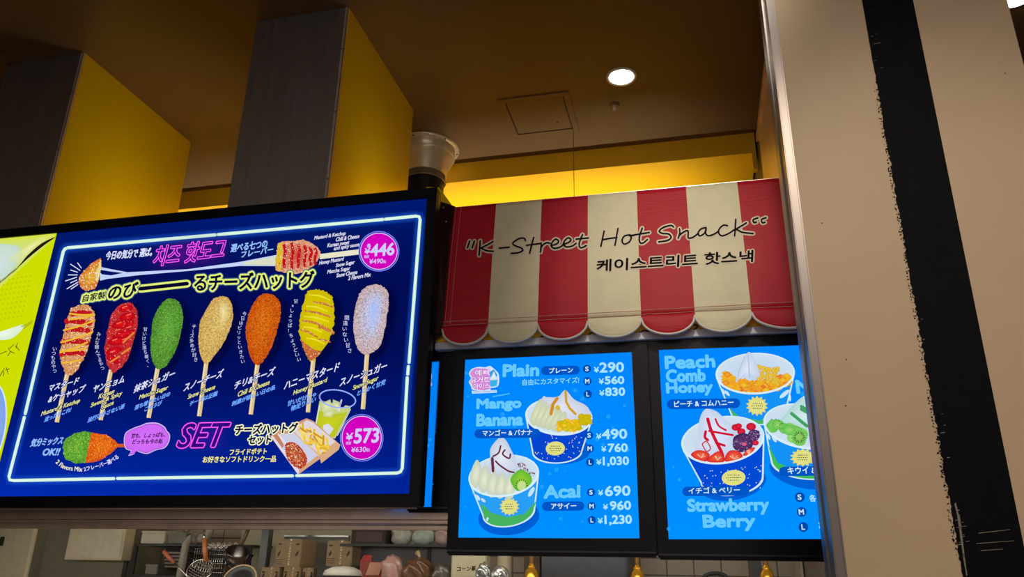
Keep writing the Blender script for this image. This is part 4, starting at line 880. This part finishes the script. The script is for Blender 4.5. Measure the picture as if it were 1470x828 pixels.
strokes = [s1(l) for l in ([(166, 380), (145, 445)], [(212, 380), (191, 445)], [(268, 378), (264, 440), (257, 518)], [(388, 385), (340, 415), (275, 448)], [(275, 448), (330, 472), (392, 478)], [(452, 448), (545, 440)],
    [(700, 376), (690, 356), (650, 354), (598, 382), (580, 408), (612, 430), (660, 448), (674, 472), (630, 494), (565, 500)], [(780, 345), (760, 420), (742, 497)], [(712, 422), (780, 412), (850, 402)], [(852, 398), (850, 440), (845, 485)], [(846, 450), (870, 415), (905, 396), (935, 402)],
    [(945, 424), (1000, 408), (1018, 382), (990, 362), (958, 390), (948, 426), (975, 450), (1030, 440), (1066, 412)], [(1066, 412), (1115, 394), (1136, 370), (1112, 350), (1078, 376), (1066, 414), (1095, 438), (1150, 428), (1186, 402)], [(1247, 318), (1225, 370), (1214, 420), (1234, 446), (1282, 424)], [(1186, 362), (1302, 350)])]
strokes += [s2(l) for l in ([(150, 232), (125, 352)], [(258, 212), (235, 345)], [(140, 300), (195, 290), (250, 284)], [(342, 262), (308, 272), (290, 306), (306, 334), (345, 318), (362, 282), (342, 262), (375, 268)], [(447, 208), (425, 280), (430, 322), (455, 324), (488, 298)], [(372, 264), (502, 243)],
    [(692, 200), (668, 188), (612, 205), (580, 232), (602, 250), (652, 256), (672, 282), (644, 306), (575, 318)], [(738, 213), (740, 250), (728, 288)], [(734, 268), (766, 242), (800, 228), (806, 252), (806, 284), (840, 282), (882, 252)],
    [(944, 206), (906, 216), (884, 246), (896, 270), (932, 250), (946, 212), (942, 250), (964, 270), (1010, 256), (1042, 234)], [(1112, 190), (1078, 188), (1046, 220), (1046, 254), (1072, 270), (1120, 252), (1162, 224)], [(1177, 140), (1168, 270)], [(1260, 168), (1180, 216)], [(1180, 216), (1230, 242), (1312, 252)],
    [(1348, 130), (1314, 143), (1318, 166), (1338, 162)], [(1412, 128), (1378, 143), (1384, 168), (1404, 165)])]
for l in strokes: A1.line(smooth(l, 6) if len(l) > 2 else l, 6.6, (0, 0, 0)); A1.layer = 0
A1.layer = 1
for l in strokes: A2.layer = 8; A2.line(smooth(l, 6) if len(l) > 2 else l, 2.35, (0, 0, 0))
A2.layer = 8
def prt(A, name, m_): A.b.c = []; A.b.build(name, m_, t)
mo, ml = mat('cream_print', (222, 206, 184), .5), mat('dark_brown_print', (20, 15, 13), .7, spec=.1)
prt(A1, 'lettering_outline', mo); prt(A2, 'lettering', ml); A1 = Print(onaw); A2 = Print(onaw); A2.layer = 8
gl = glyphs('케이스트리트 핫스낵', .035); H = dict(bl=(857, 391), br=(1080.5, 376.6), tl=(857.6, 374.4))
x0, x1 = min(v[0] for v in gl[0]), max(v[0] for v in gl[0]); y0, y1 = min(v[1] for v in gl[0]), max(v[1] for v in gl[0])
PP = [(H['bl'][0]+(H['br'][0]-H['bl'][0])*(x-x0)/(x1-x0)+(H['tl'][0]-H['bl'][0])*(y-y0)/(y1-y0), H['bl'][1]+(H['br'][1]-H['bl'][1])*(x-x0)/(x1-x0)+(H['tl'][1]-H['bl'][1])*(y-y0)/(y1-y0)) for x, y in gl[0]]
PQ = [(x+.55*math.cos(k*.785), y+.55*math.sin(k*.785)) for k in range(8) for x, y in PP]; GQ = [[i+k*len(PP) for i in f] for k in range(8) for f in gl[1]]
for k in range(8): A1.layer = k*.3; A1.raw([(x+2.3*math.cos(k*.785), y+2.3*math.sin(k*.785)) for x, y in PP], gl[1], [(0, 0, 0, 1)]*len(PP))
A2.raw(PQ, GQ, [(0, 0, 0, 1)]*len(PQ))
prt(A1, 'lettering_outline', mo); prt(A2, 'lettering', ml)
b = MB(); b.box((-.90, 2.722, 2.945), (.47, 2.75, 2.962), .002); b.build('top_rail', steel_dark, t)
b = MB(); b.prism([(-.948, 2.665, 2.965), (-.90, 2.722, 2.965), (-.902, 2.652, 2.40), (-.945, 2.652, 2.40)], (0, .014, 0)); b.build('side_bracket', mat('dark_maroon_steel', (44, 18, 26), .35), t)
screws.build('bolt', polish, t)
b = MB(); b.prism([(-.952, 2.655, 2.40), (-.905, 2.655, 2.43), (-.905, 2.655, 2.405), (-.945, 2.655, 2.365)], (0, .012, 0)); b.build('clamp', blackp, t)

t = thing('sign_board', (-.22, 2.70, 2.35), 'yellow sign strip with dark writing half hidden behind the awning scallops', 'sign')
MB().box((-.94, 2.684, 2.374), (.47, 2.712, 2.425), .002).build('board', mat('sign_yellow', (236, 190, 20), .5), t)
MB().box((-.94, 2.680, 2.3462), (.47, 2.75, 2.373), .002).build('white_ledge', mat('ledge_white', (206, 210, 226), .4), t)
A = Pic(planeY(2.6832))
for l in ([(775, 485), (785, 478), (792, 482), (786, 488), (778, 487)], [(783, 476), (790, 488)], [(794, 480), (800, 487)], [(842, 484), (850, 477), (858, 483), (850, 488)], [(916, 482), (924, 474), (934, 478)], [(918, 476), (926, 484)], [(936, 472), (944, 478), (950, 472)], [(985, 470), (994, 466), (1002, 468), (996, 473)], [(988, 464), (984, 476)], [(928, 470), (938, 482)]):
    A.line(smooth(l, 5) if len(l) > 2 else l, 2.2, (0, 0, 0)); A.up(.3)
A.b.c = []; A.b.build('writing', blackm, t)

# ================================================================== kitchen seen under the screens
grey = mat('grey_cabinet_paint', (118, 118, 104), .5); creamw = mat('cream_door_paint', (198, 194, 168), .45); dark = mat('dark_cabinet', (34, 33, 31), .45)
kraft = mat('kraft_cardboard', (160, 140, 110), .7, noise=.1, scale=60); wood = mat('wooden_handle', (150, 84, 46), .5, noise=.2, scale=40, stretch=(1, 1, .2)); chrome = mat('chrome_steel', (190, 188, 184), .16, 1)
def pxbox(b, x0, y0, x1, y1, Y, depth, bev=.003):
    a_, c_ = atY(x0, y1, Y), atY(x1, y0, Y); b.box((a_.x, Y, a_.z), (c_.x, Y+depth, c_.z), bev); return b
def base(x, y, Y): return tuple(atY(x, y, Y))
# back counter that carries the things below the view
t = thing('back_counter', (-1.9, 4.4, 0), 'long dark back counter under the kitchen shelf, below the screens', 'counter')
MB().box((-4.7, 4.0, 0), (.48, 4.74, 1.36)).build('body', dark, t); MB().box((-4.7, 3.4, 1.36), (.48, 4.74, 1.40), .004).build('worktop', steel_dark, t)
MB().box((-4.7, 3.45, 0), (.48, 4.0, 1.36)).build('front_panel', grey, t)
SH = 1.40
def onshelf(name, label, cat, Y, x, group=None): p = atY(x, 800, Y); return thing(name, (p.x, Y, SH), label, cat, group)
t = onshelf('tall_cupboard', 'cream cupboard door at the lower left edge below the wide screen', 'cupboard', 4.3, 10)
a_, c_ = atY(-60, 828, 4.3), atY(51, 765, 4.3); MB().box((a_.x, 4.32, SH), (c_.x, 4.74, 1.80)).build('carcass', grey, t)
d_ = MB().box((a_.x, 4.30, SH+.01), (c_.x, 4.32, 1.79), .004).build('door', creamw, t); b = MB(); pxbox(b, -3, 770, 3, 783, 4.275, .025); b.build('handle', blackm, d_)
b = MB(); b.box((c_.x-.02, 4.297, SH+.01), (c_.x+.003, 4.301, 1.79)); b.build('edge_strip', mat('pale_edge', (220, 214, 184), .4), d_)
t = onshelf('wall_panel', 'grey green panel behind the white box left of the pan rack', 'panel', 4.35, 120)
a_, c_ = atY(54, 828, 4.40), atY(192, 765, 4.40); MB().box((a_.x, 4.40, SH), (c_.x, 4.70, 1.86)).build('body', grey, t); MB().box((c_.x-.03, 4.392, SH), (c_.x, 4.40, 1.86)).build('edge_strip', dark, t)
a_, c_ = atY(90, 803, 4.30), atY(180, 758, 4.30)
t = thing('electrical_box', ((a_.x+c_.x)/2, 4.35, a_.z), 'cream metal box mounted on the grey green kitchen panel', 'box')
MB().box((a_.x, 4.31, a_.z), (c_.x, 4.40, c_.z), .003).build('casing', creamw, t); MB().box((a_.x+.012, 4.302, a_.z+.012), (c_.x-.012, 4.312, c_.z), .003).build('cover', mat('cream_cover', (204, 200, 174), .4), t)
# dark rack
t = rack = onshelf('storage_rack', 'dark wire storage rack behind the hanging ladles', 'rack', 4.3, 260)
b = MB(); zr = [atY(260, y, 4.3).z for y in (781, 826)]; xa, xb = atY(193, 800, 4.3).x, atY(362, 800, 4.3).x
for z in zr: b.box((xa, 4.28, z-.012), (xb, 4.58, z), .002)
b.build('shelf_board', dark, t); MB().box((xa, 4.585, SH), (xb, 4.60, zr[0]-.013)).build('back_panel', mat('rack_back', (46, 44, 42), .5), t)
for x in (xa+.01, xb-.01): MB().tube([(x, 4.29, SH), (x, 4.29, zr[0])], .011, 10).build('post', blackm, t)
b = MB()
for k in range(24): x = xa+.42+k*(xb-xa-.44)/24; b.tube([(x, 4.282, zr[1]), (x, 4.282, zr[0]-.02)], .0016, 5)
for k in range(6): z = zr[1]+.02+k*.025; b.tube([(xa+.42, 4.281, z), (xb-.02, 4.281, z)], .0016, 5)
b.build('wire_mesh', chrome, t)
def tub(x0, y0, x1, y1, Y, mm, label):
    a_, c_ = atY(x0, y1, Y), atY(x1, y0, Y); a_.z += .003; t = thing('storage_tub', ((a_.x+c_.x)/2, Y+.1, a_.z), label, 'tub', 'tubs on the rack')
    MB().box((a_.x, Y, a_.z), (c_.x, Y+.2, c_.z-.012), .004).build('body', mm, t); MB().box((a_.x-.003, Y-.003, c_.z-.012), (c_.x+.003, Y+.203, c_.z), .003).build('lid', mm, t)
tub(201, 762, 238, 780.6, 4.30, mat('white_tub', (196, 192, 172), .4), 'white tub on top of the dark rack, left of the bent pipe'); tub(240, 765, 268, 780.6, 4.30, grey, 'grey tub on top of the dark rack right of the white tub'); tub(207, 810, 227, 825, 4.30, mat('grey_tray', (120, 116, 106), .4), 'small grey tray on the lower shelf of the dark rack')
b = MB()
for k in range(5): pxbox(b, 236, 792+k*5, 262, 794.4+k*5, 4.33, .2, .001)
tag(b.build('tray_stack', mat('tray_metal', (104, 98, 84), .4, .6)), 'stack of thin metal trays on the rack beside the pipe', 'trays')
# bent grey pipe
Y = 4.0; b = MB(); b.tube([atY(x, y, Y) for x, y in smooth([(254, 850), (261, 812), (266, 786), (269, 777), (276, 772), (284, 773)], 5)], .021, 16); b.tube([atY(x, y, Y) for x, y in smooth([(284, 773), (294, 771), (300, 764), (302, 756)], 5)], .024, 16)
t = thing('drain_pipe', tuple(atY(254, 850, Y)), 'grey bent pipe with elbow rising among the hanging ladles', 'pipe'); b.build('pipe', mat('grey_pipe', (134, 128, 118), .4), t)
MB().tube([atY(278, 772, Y), atY(286, 773, Y)], .030, 16).build('coupling', mat('pipe_coupling', (96, 88, 86), .45), t); MB().tube([atY(268.5, 756, Y), atY(270, 762, Y)], .018, 12).build('upper_stub', MATS['grey_pipe'], t)
# ladles and strainers hang from the hood rail
t = thing('strainer', base(287, 818, 3.6), 'round wire strainer with upright wooden handle below the wide screen', 'strainer'); Y = 3.6
MB().tube([atY(293.5, 773, Y), atY(294.5, 790, Y), atY(296, 806, Y)], [.010, .013, .011], 12).build('handle', wood, t); MB().tube([atY(293, 766, Y), atY(293.5, 775, Y)], .005, 8).build('hook', chrome, t)
c = atY(287, 818, Y); ax = Vector((.2, -.75, .55)).normalized(); q = Vector((0, 0, 1)).rotation_difference(ax)
ring = [c+q @ Vector((.062*math.cos(k*.2618), .062*math.sin(k*.2618), 0)) for k in range(25)]
b = MB(); b.tube(ring, .0035, 8, False); b.tube([atY(296, 806, Y), ring[6]], .004, 8); b.build('rim', chrome, t)
b = MB()
for k in range(-4, 5):
    for ax2 in (0, 1):
        l = math.sqrt(max(0, .06**2-(k*.0135)**2)); pts_ = []
        for s_ in range(9):
            w = -l+2*l*s_/8; xy = (k*.0135, w) if ax2 else (w, k*.0135); pts_.append(c+q @ Vector((xy[0], xy[1], -.5*(.0038-xy[0]**2-xy[1]**2)/.062)))
        b.tube(pts_, .0009, 4)
b.build('mesh_bowl', chrome, t)
t = thing('ladle', base(260, 822, 3.7), 'ladle with slanted reddish wooden handle left of the grey pipe', 'ladle'); Y = 3.7
MB().tube([atY(235, 791, Y), atY(243, 800, Y), atY(251, 808, Y)], [.010, .011, .007], 12).build('handle', mat('red_wood_handle', (164, 84, 62), .5), t); MB().tube([atY(251, 808, Y), atY(264, 822, Y), atY(272, 832, Y)], .004, 8).build('shaft', chrome, t)
MB().lathe([(.0005, -.035), (.022, -.030), (.036, -.014), (.041, 0), (.039, 0), (.034, -.014), (.0005, -.031)], atY(274, 838, Y), 20).build('bowl', chrome, t)
# chains and hooks by the rack top
b = MB()
for k in range(26): p = atY(299+k*1.7, 783+2.2*math.sin(k*1.3), 4.27); b.tube([p+Vector((.009*math.cos(j), 0, .009*math.sin(j))) for j in [i*.785 for i in range(9)]], .0024, 6, False)
b.build('coiled_wire', chrome, rack)
t = thing('steel_canister', base(338, 822, 3.75), 'tilted stainless canister hanging right of the strainer', 'canister'); Y = 3.75
c0, c1 = atY(334, 822, Y), atY(351, 788, Y); ax = (c1-c0); L_ = ax.length
dsteel = mat('dark_polished_steel', (104, 102, 100), .18, 1)
MB().lathe([(.0005, 0), (.050, 0), (.052, L_*.1), (.052, L_*.45), (.055, L_*.47), (.055, L_*.52), (.052, L_*.54), (.052, L_*.95), (.057, L_), (.049, L_), (.047, L_*.5), (.0005, L_*.45)], c0, 32, ax+Vector((0, -.06, 0))).build('body', dsteel, t)
MB().tube([atY(345, 786, Y), atY(352, 770, Y), atY(358, 756, Y)], [.008, .010, .009], 10).build('handle', mat('dark_wood_handle', (84, 66, 44), .5), t)
MB().tube([atY(341, 824, Y+.04), atY(362, 796, Y+.04)], .010, 10).build('ladle_shaft', blackp, t)
t = thing('wok_lid', base(342, 840, 3.5), 'round dark pan with tan rim at the bottom edge below the canister', 'pan')
MB().lathe([(.080, 0), (.078, .004), (.060, -.02), (.0005, -.03)], atY(343, 834, 3.5), 36, (.1, -.8, .45)).build('bowl', dark, t); p = atY(343, 834, 3.5); q = Vector((0, 0, 1)).rotation_difference(Vector((.1, -.8, .45)).normalized())
MB().tube([p+q @ Vector((.081*math.cos(k*.2094), .081*math.sin(k*.2094), 0)) for k in range(31)], .005, 8, False).build('rim', mat('tan_rim', (170, 140, 100), .5), t)
# post and cream partition
x0, x1 = atY(371, 800, 4.2).x, atY(382, 800, 4.2).x
tag(MB().box((x0, 4.2, SH), (x1, 4.25, 2.2), .002).build('steel_post', mat('grey_steel_post', (92, 94, 94), .4, .4)), 'grey upright post between the canister and the stacked boxes', 'post')
a_, c_ = atY(336, 828, 4.5), atY(508, 765, 4.5); t = thing('partition', ((a_.x+c_.x)/2, 4.55, SH), 'cream partition behind the stacked kraft boxes', 'partition')
MB().box((a_.x, 4.52, SH), (c_.x, 4.60, 2.1)).build('board', mat('cream_board', (176, 170, 142), .5), t)
a_, c_ = atY(402, 815, 4.49), atY(500, 769, 4.49); MB().box((a_.x, 4.50, SH), (c_.x, 4.52, c_.z), .002).build('grey_inset', mat('grey_inset', (126, 124, 118), .45), t); MB().box((a_.x, 4.494, c_.z-.006), (c_.x, 4.503, c_.z+.003), .001).build('top_edge', chrome, t)
# kraft tea boxes
brn = mat('brown_print', (84, 44, 22), .6); pale = mat('pale_print', (226, 204, 160), .6)
def tea_box(x0, y0, x1, y1, Y, label, floor=False):
    a_, c_ = atY(x0, y1, Y), atY(x1, y0, Y); z0 = SH if floor else a_.z
    t = thing('tea_box', ((a_.x+c_.x)/2, Y+.09, z0), label, 'cardboard box', 'kraft tea boxes'); h = c_.z-z0; w = c_.x-a_.x
    MB().box((a_.x, Y, z0), (c_.x, Y+.18, c_.z), .004).build('carton', kraft, t)
    b = MB()
    for fx in (.12, .82):
        for k in range(2):
            x = a_.x+w*(fx+.04*k); zz = a_.z+(c_.z-a_.z)*(.36+.06*k); vs = [(x, Y-.001, zz), (x+.007, Y-.001, zz+.012), (x+.005, Y-.001, zz+.03), (x-.004, Y-.001, zz+.014)]; b.add(vs, [[0, 1, 2, 3]])
        b.add([(a_.x+w*(fx-.04), Y-.001, c_.z-.03), (a_.x+w*(fx+.1), Y-.001, c_.z-.03), (a_.x+w*(fx+.1), Y-.001, c_.z-.022), (a_.x+w*(fx-.04), Y-.001, c_.z-.022)], [[0, 1, 2, 3]])
    for k in range(3): b.add([(a_.x+w*.06, Y-.001, a_.z+.015+k*.011), (a_.x+w*.34, Y-.001, a_.z+.015+k*.011), (a_.x+w*.34, Y-.001, a_.z+.018+k*.011), (a_.x+w*.06, Y-.001, a_.z+.018+k*.011)], [[0, 1, 2, 3]])
    b.build('leaf_print', brn, t); b = MB(); z = a_.z+.01
    while z < c_.z-.012: b.box((a_.x+w*.53, Y-.001, z), (a_.x+w*.59, Y, z+R.uniform(.005, .011))); z += .014
    b.build('side_lettering', pale, t); MB().box((a_.x+w*.54, Y-.0012, c_.z-.008), (a_.x+w*.60, Y+.1, c_.z+.0012)).build('tape', mat('shiny_tape', (236, 228, 206), .15), t)
tea_box(372, 814, 402, 840, 4.15, 'kraft box at the bottom edge, leftmost of the lower row', True); tea_box(404.5, 814, 432, 840, 4.15, 'kraft box at the bottom edge, second in the lower row', True); tea_box(432.6, 815, 450, 840, 4.15, 'narrow olive kraft box at the right end of the lower row', True)
tea_box(393, 774, 434, 813.6, 4.15, 'kraft box with leaf print standing on the lower boxes, near the grey post'); 
tea_box(467, 776, 507, 812.4, 4.15, 'kraft box with leaf print above the white lid, left of the brown carton')
a_, c_ = atY(455, 840, 4.16), atY(510, 812.6, 4.16)
tag(MB().box((a_.x, 4.14, SH), (c_.x, 4.40, a_.z*0+atY(480, 812.6, 4.15).z-.001), .003).build('appliance_base', mat('dark_grey_base', (60, 58, 56), .5)), 'dark grey box under the right kraft tea box', 'box')
a_ = atY(435, 803, 4.13); c_ = atY(441.5, 814, 4.13)
b = MB(); p = atY(492, 825, 3.65); b.lathe([(.0005, .04), (.05, .036), (.085, .02), (.094, 0), (.090, -.004), (.0005, -.002)], p, 36); t = thing('rice_cooker', (p.x, 3.65, SH), 'white lidded cooker at the bottom edge before the brown packages', 'cooker'); b.build('lid', mat('white_plastic', (206, 202, 190), .3), t)
MB().lathe([(.0005, SH-p.z), (.08, SH-p.z), (.09, -.005), (.0005, -.004)], p, 36).build('body', dark, t)
# shelf with bags to the right
a_, c_ = atY(506, 815, 4.25), atY(655, 783, 4.25); t = thing('wall_shelf', ((a_.x+c_.x)/2, 4.4, SH), 'dark grey cabinet carrying the brown carton and white bags', 'cabinet')
MB().box((a_.x, 4.27, SH), (c_.x, 4.70, c_.z-.012)).build('body', mat('slate_cabinet', (72, 72, 76), .5), t); MB().box((a_.x-.02, 4.10, c_.z-.012), (c_.x, 4.70, c_.z), .002).build('top_board', dark, t)
x = atY(612, 800, 4.25).x; MB().box((x, 4.262, SH), (x+.02, 4.27, c_.z-.012)).build('door_gap', blackm, t)
a_, c_ = atY(503, 782.6, 4.12), atY(555, 758, 4.12); t = thing('brown_carton', ((a_.x+c_.x)/2, 4.2, a_.z), 'dark brown carton on the grey cabinet left of the white bags', 'carton'); MB().box((a_.x, 4.12, a_.z), (c_.x, 4.35, c_.z), .004).build('body', mat('dark_brown_card', (50, 34, 28), .6), t); MB().box((a_.x+.03, 4.118, a_.z+.02), (c_.x-.02, 4.121, c_.z-.02)).build('label_panel', mat('brown_label', (74, 48, 40), .5), t)
def bag(x0, y0, x1, y1, Y, mm, label, knot=True, tint=None, group='plastic bags of food'):
    a_, c_ = atY(x0, y1, Y), atY(x1, y0, Y); cx = (a_.x+c_.x)/2; w = (c_.x-a_.x)/2; h = c_.z-a_.z
    t = thing('plastic_bag', (cx, Y, a_.z), label, 'bag', group)
    bm = bmesh.new(); bmesh.ops.create_icosphere(bm, subdivisions=4, radius=1)
    rr = random.Random(x0)
    ph = [(rr.uniform(3, 9), rr.uniform(3, 9), rr.uniform(3, 9), rr.uniform(0, 6)) for _ in range(5)]
    for v in bm.verts:
        d = sum(math.sin(v.co.x*a+v.co.y*b_+v.co.z*c+e) for a, b_, c, e in ph)*.035
        f = .55+.45*(1-max(0, v.co.z)**2); k = (1+d)
        v.co = Vector((cx+math.copysign(abs(v.co.x)**.8, v.co.x)*w*k*f, Y+v.co.y*w*.8*k, a_.z+h*.5*(1+math.copysign(abs(v.co.z)**.75, v.co.z)*(1 if v.co.z < 0 else k))))
    for v in bm.verts: v.co.z = max(v.co.z, a_.z)
    b = MB(); b.bm(bm, True); b.build('bag_body', mm, t)
    if knot: b = MB(); b.tube([(cx, Y, c_.z-.01), (cx+.004, Y-.01, c_.z+.006), (cx-.01, Y, c_.z+.022)], [.012, .006, .016], 8); b.build('knot', tint or mm, t)
wbag = mat('white_plastic_bag', (190, 190, 178), .25, bump=.3, bscale=40); gbag = mat('green_tie', (60, 110, 84), .3); pbag = mat('pink_plastic_bag', (190, 160, 156), .25, bump=.3, bscale=40)
bag(561, 756, 592, 782.6, 4.2, wbag, 'white plastic bag on the grey cabinet next to the brown carton', False); bag(592, 757, 624, 782.6, 4.2, mat('pale_green_bag', (178, 192, 182), .2, bump=.3, bscale=40), 'pale green tied bag in the middle of the bags on the cabinet', True, gbag); bag(624, 758, 652, 782.6, 4.2, pbag, 'pinkish bag on the cabinet partly behind the left menu display', False)
a_, c_ = atY(514, 840, 3.9), atY(552, 797, 3.9); t = thing('red_carton', ((a_.x+c_.x)/2, 3.98, SH), 'open carton with red flap in front of the grey cabinet', 'carton')
MB().box((a_.x, 3.9, SH), (c_.x, 4.06, c_.z-.03), .003).build('body', mat('red_brown_card', (150, 60, 54), .6), t); b = MB(); b.prism([(a_.x, 3.9, c_.z-.03), (a_.x+.06, 3.9, c_.z-.03), (a_.x+.05, 3.93, c_.z), (a_.x+.005, 3.93, c_.z)], (0, .003, .001)); b.build('flap', mat('red_flap', (170, 30, 50), .5), t)
b = MB(); b.prism([(a_.x+.06, 3.89, c_.z-.035), (c_.x, 3.89, c_.z-.035), (c_.x-.02, 3.89, c_.z-.095), (a_.x+.04, 3.89, c_.z-.095)], (0, .003, 0)); b.build('printed_panel', mat('pale_pink_card', (206, 150, 126), .6), t)
bag(546, 796, 580, 838, 3.8, mat('pink_crinkle_bag', (184, 146, 134), .2, bump=.6, bscale=60), 'crinkled pink food bag in front of the red carton', False); bag(578, 800, 624, 838, 3.8, mat('brown_food_bag', (104, 76, 54), .2, bump=.6, bscale=50), 'brown food bag with twisted pale top right of the pink bag', True, mat('pale_twist', (196, 170, 124), .3)); bag(620, 808, 650, 842, 3.75, mat('dark_food_bag', (90, 84, 74), .2, bump=.6, bscale=50), 'greyish crinkled bag at the bottom beside the brown food bag', False)
# corn tea bag with writing, silver bags
a_, c_ = atY(646, 850, 3.7), atY(698, 796, 3.7); t = thing('tea_package', ((a_.x+c_.x)/2, 3.74, SH), 'cream paper package with dark lettering under the left menu display', 'package')
MB().box((a_.x, 3.7, SH), (c_.x, 3.78, c_.z), .006).build('package_body', mat('cream_paper', (180, 172, 142), .6), t)
A = Pic(planeY(3.699)); A.text('コーン茶', (656, 820), (683, 819), 7, (0, 0, 0), .01, .2); A.b.c = []; A.b.build('lettering', brn, t)
foil = mat('clear_foil_bag', (170, 170, 168), .12, .7, noise=.4, scale=60, bump=1.0, bscale=70)
bag(682, 808, 706, 845, 3.6, foil, 'shiny silver crinkled bag in front of the cream package', False); bag(704, 812, 732, 845, 3.6, foil, 'shiny silver crinkled bag right of the other silver bag', False)
tag(MB().lathe([(.0005, 0), (.034, 0), (.036, .02), (.036, .33), (.030, .36), (.014, .40), (.013, .52), (.0005, .52)], (atY(724, 810, 4.1).x, 4.1, SH), 24).build('cream_bottle', mat('cream_bottle', (190, 180, 150), .4)), 'tall cream bottle behind the silver bags', 'bottle')
a_, c_ = atY(776, 850, 4.2), atY(900, 790, 4.2); t = thing('refrigerator', ((a_.x+c_.x)/2, 4.4, SH), 'dark grey refrigerator below the left blue menu display', 'refrigerator')
MB().box((a_.x, 4.22, SH), (c_.x, 4.70, 2.1), .006).build('body', mat('slate_steel', (66, 68, 76), .35, .3), t); b = MB(); b.box((a_.x+.005, 4.20, SH+.01), (c_.x-.005, 4.22, 2.09), .006); b.build('door', MATS['slate_steel'], t)
b = MB(); b.tube([(a_.x+.03, 4.18, SH+.02), (a_.x+.03, 4.18, 1.5)], .008, 10); b.build('handle', chrome, t)
gold = mat('gold_syrup_bottle', (206, 150, 40), .18, .6); amber = mat('amber_pump', (140, 100, 56), .3)
def syrup(x, y, Y, label):
    p = atY(x, y, Y); t = thing('syrup_bottle', (p.x, Y, SH), label, 'bottle', 'gold syrup bottles'); z = p.z-SH
    MB().lathe([(.0005, 0), (.034, 0), (.036, .01), (.036, max(.03, z-.075)), (.034, z-.05), (.026, z-.02), (.015, z-.006)], (p.x, Y, SH), 28).build('bottle_body', gold, t)
    MB().lathe([(.015, -.008), (.018, -.006), (.018, .002), (.011, .004), (.011, .012), (.0005, .013)], p, 20).build('collar', gold, t)
    MB().tube([p+Vector((0, 0, .010)), p+Vector((0, 0, .09))], .009, 10).build('pump', amber, t)
syrup(763, 812, 3.7, 'gold syrup bottle left of the dark refrigerator'); syrup(915, 815, 3.7, 'gold syrup bottle just right of the dark refrigerator'); syrup(1100, 815, 3.7, 'gold syrup bottle near the beige column')
x0, x1 = atY(1076, 800, 4.3).x, atY(1092, 800, 4.3).x
tag(MB().box((x0, 4.3, SH), (x1, 4.36, 2.2), .003).build('door_post', mat('dark_brown_post', (52, 46, 46), .4)), 'dark upright post left of the rightmost syrup bottle', 'post')
p = atY(1028, 838, 3.8); t = thing('kettle', (p.x, 3.8, SH), 'black kettle with arched handle at the bottom edge below the right menu display', 'kettle')
MB().lathe([(.0005, 0), (.075, 0), (.08, .02), (.06, .07), (.0005, .085)], (p.x, 3.8, SH), 28).build('body', blackp, t)
MB().tube([(p.x+.075*math.cos(a_), 3.8, SH+.06+(p.z+.045-SH-.06)*math.sin(a_)**.5 if math.sin(a_) > 0 else SH+.06) for a_ in [k*math.pi/16 for k in range(17)]], .009, 10).build('handle', blackm, t)
a_, c_ = atY(1154, 850, 4.3), atY(1215, 792, 4.3); t = thing('white_cabinet', ((a_.x+c_.x)/2, 4.4, SH), 'pale cabinet beside the column at the lower right of the kitchen', 'cabinet'); MB().box((a_.x, 4.32, SH), (min(c_.x, .48), 4.70, 2.1), .004).build('body', mat('pale_cabinet', (170, 164, 150), .4), t); MB().box((a_.x+.02, 4.30, SH+.01), (a_.x+.13, 4.32, 2.08), .003).build('door', mat('pale_door', (150, 146, 134), .35), t)
tag(MB().box((atY(752, 800, 4.6).x, 4.6, SH), (atY(775, 800, 4.6).x, 4.74, 2.1), .003).build('shutter_panel', mat('brown_shutter', (112, 94, 78), .5, stretch=(1, 1, 40))), 'brown ribbed panel behind the gold bottle left of the refrigerator', 'panel')
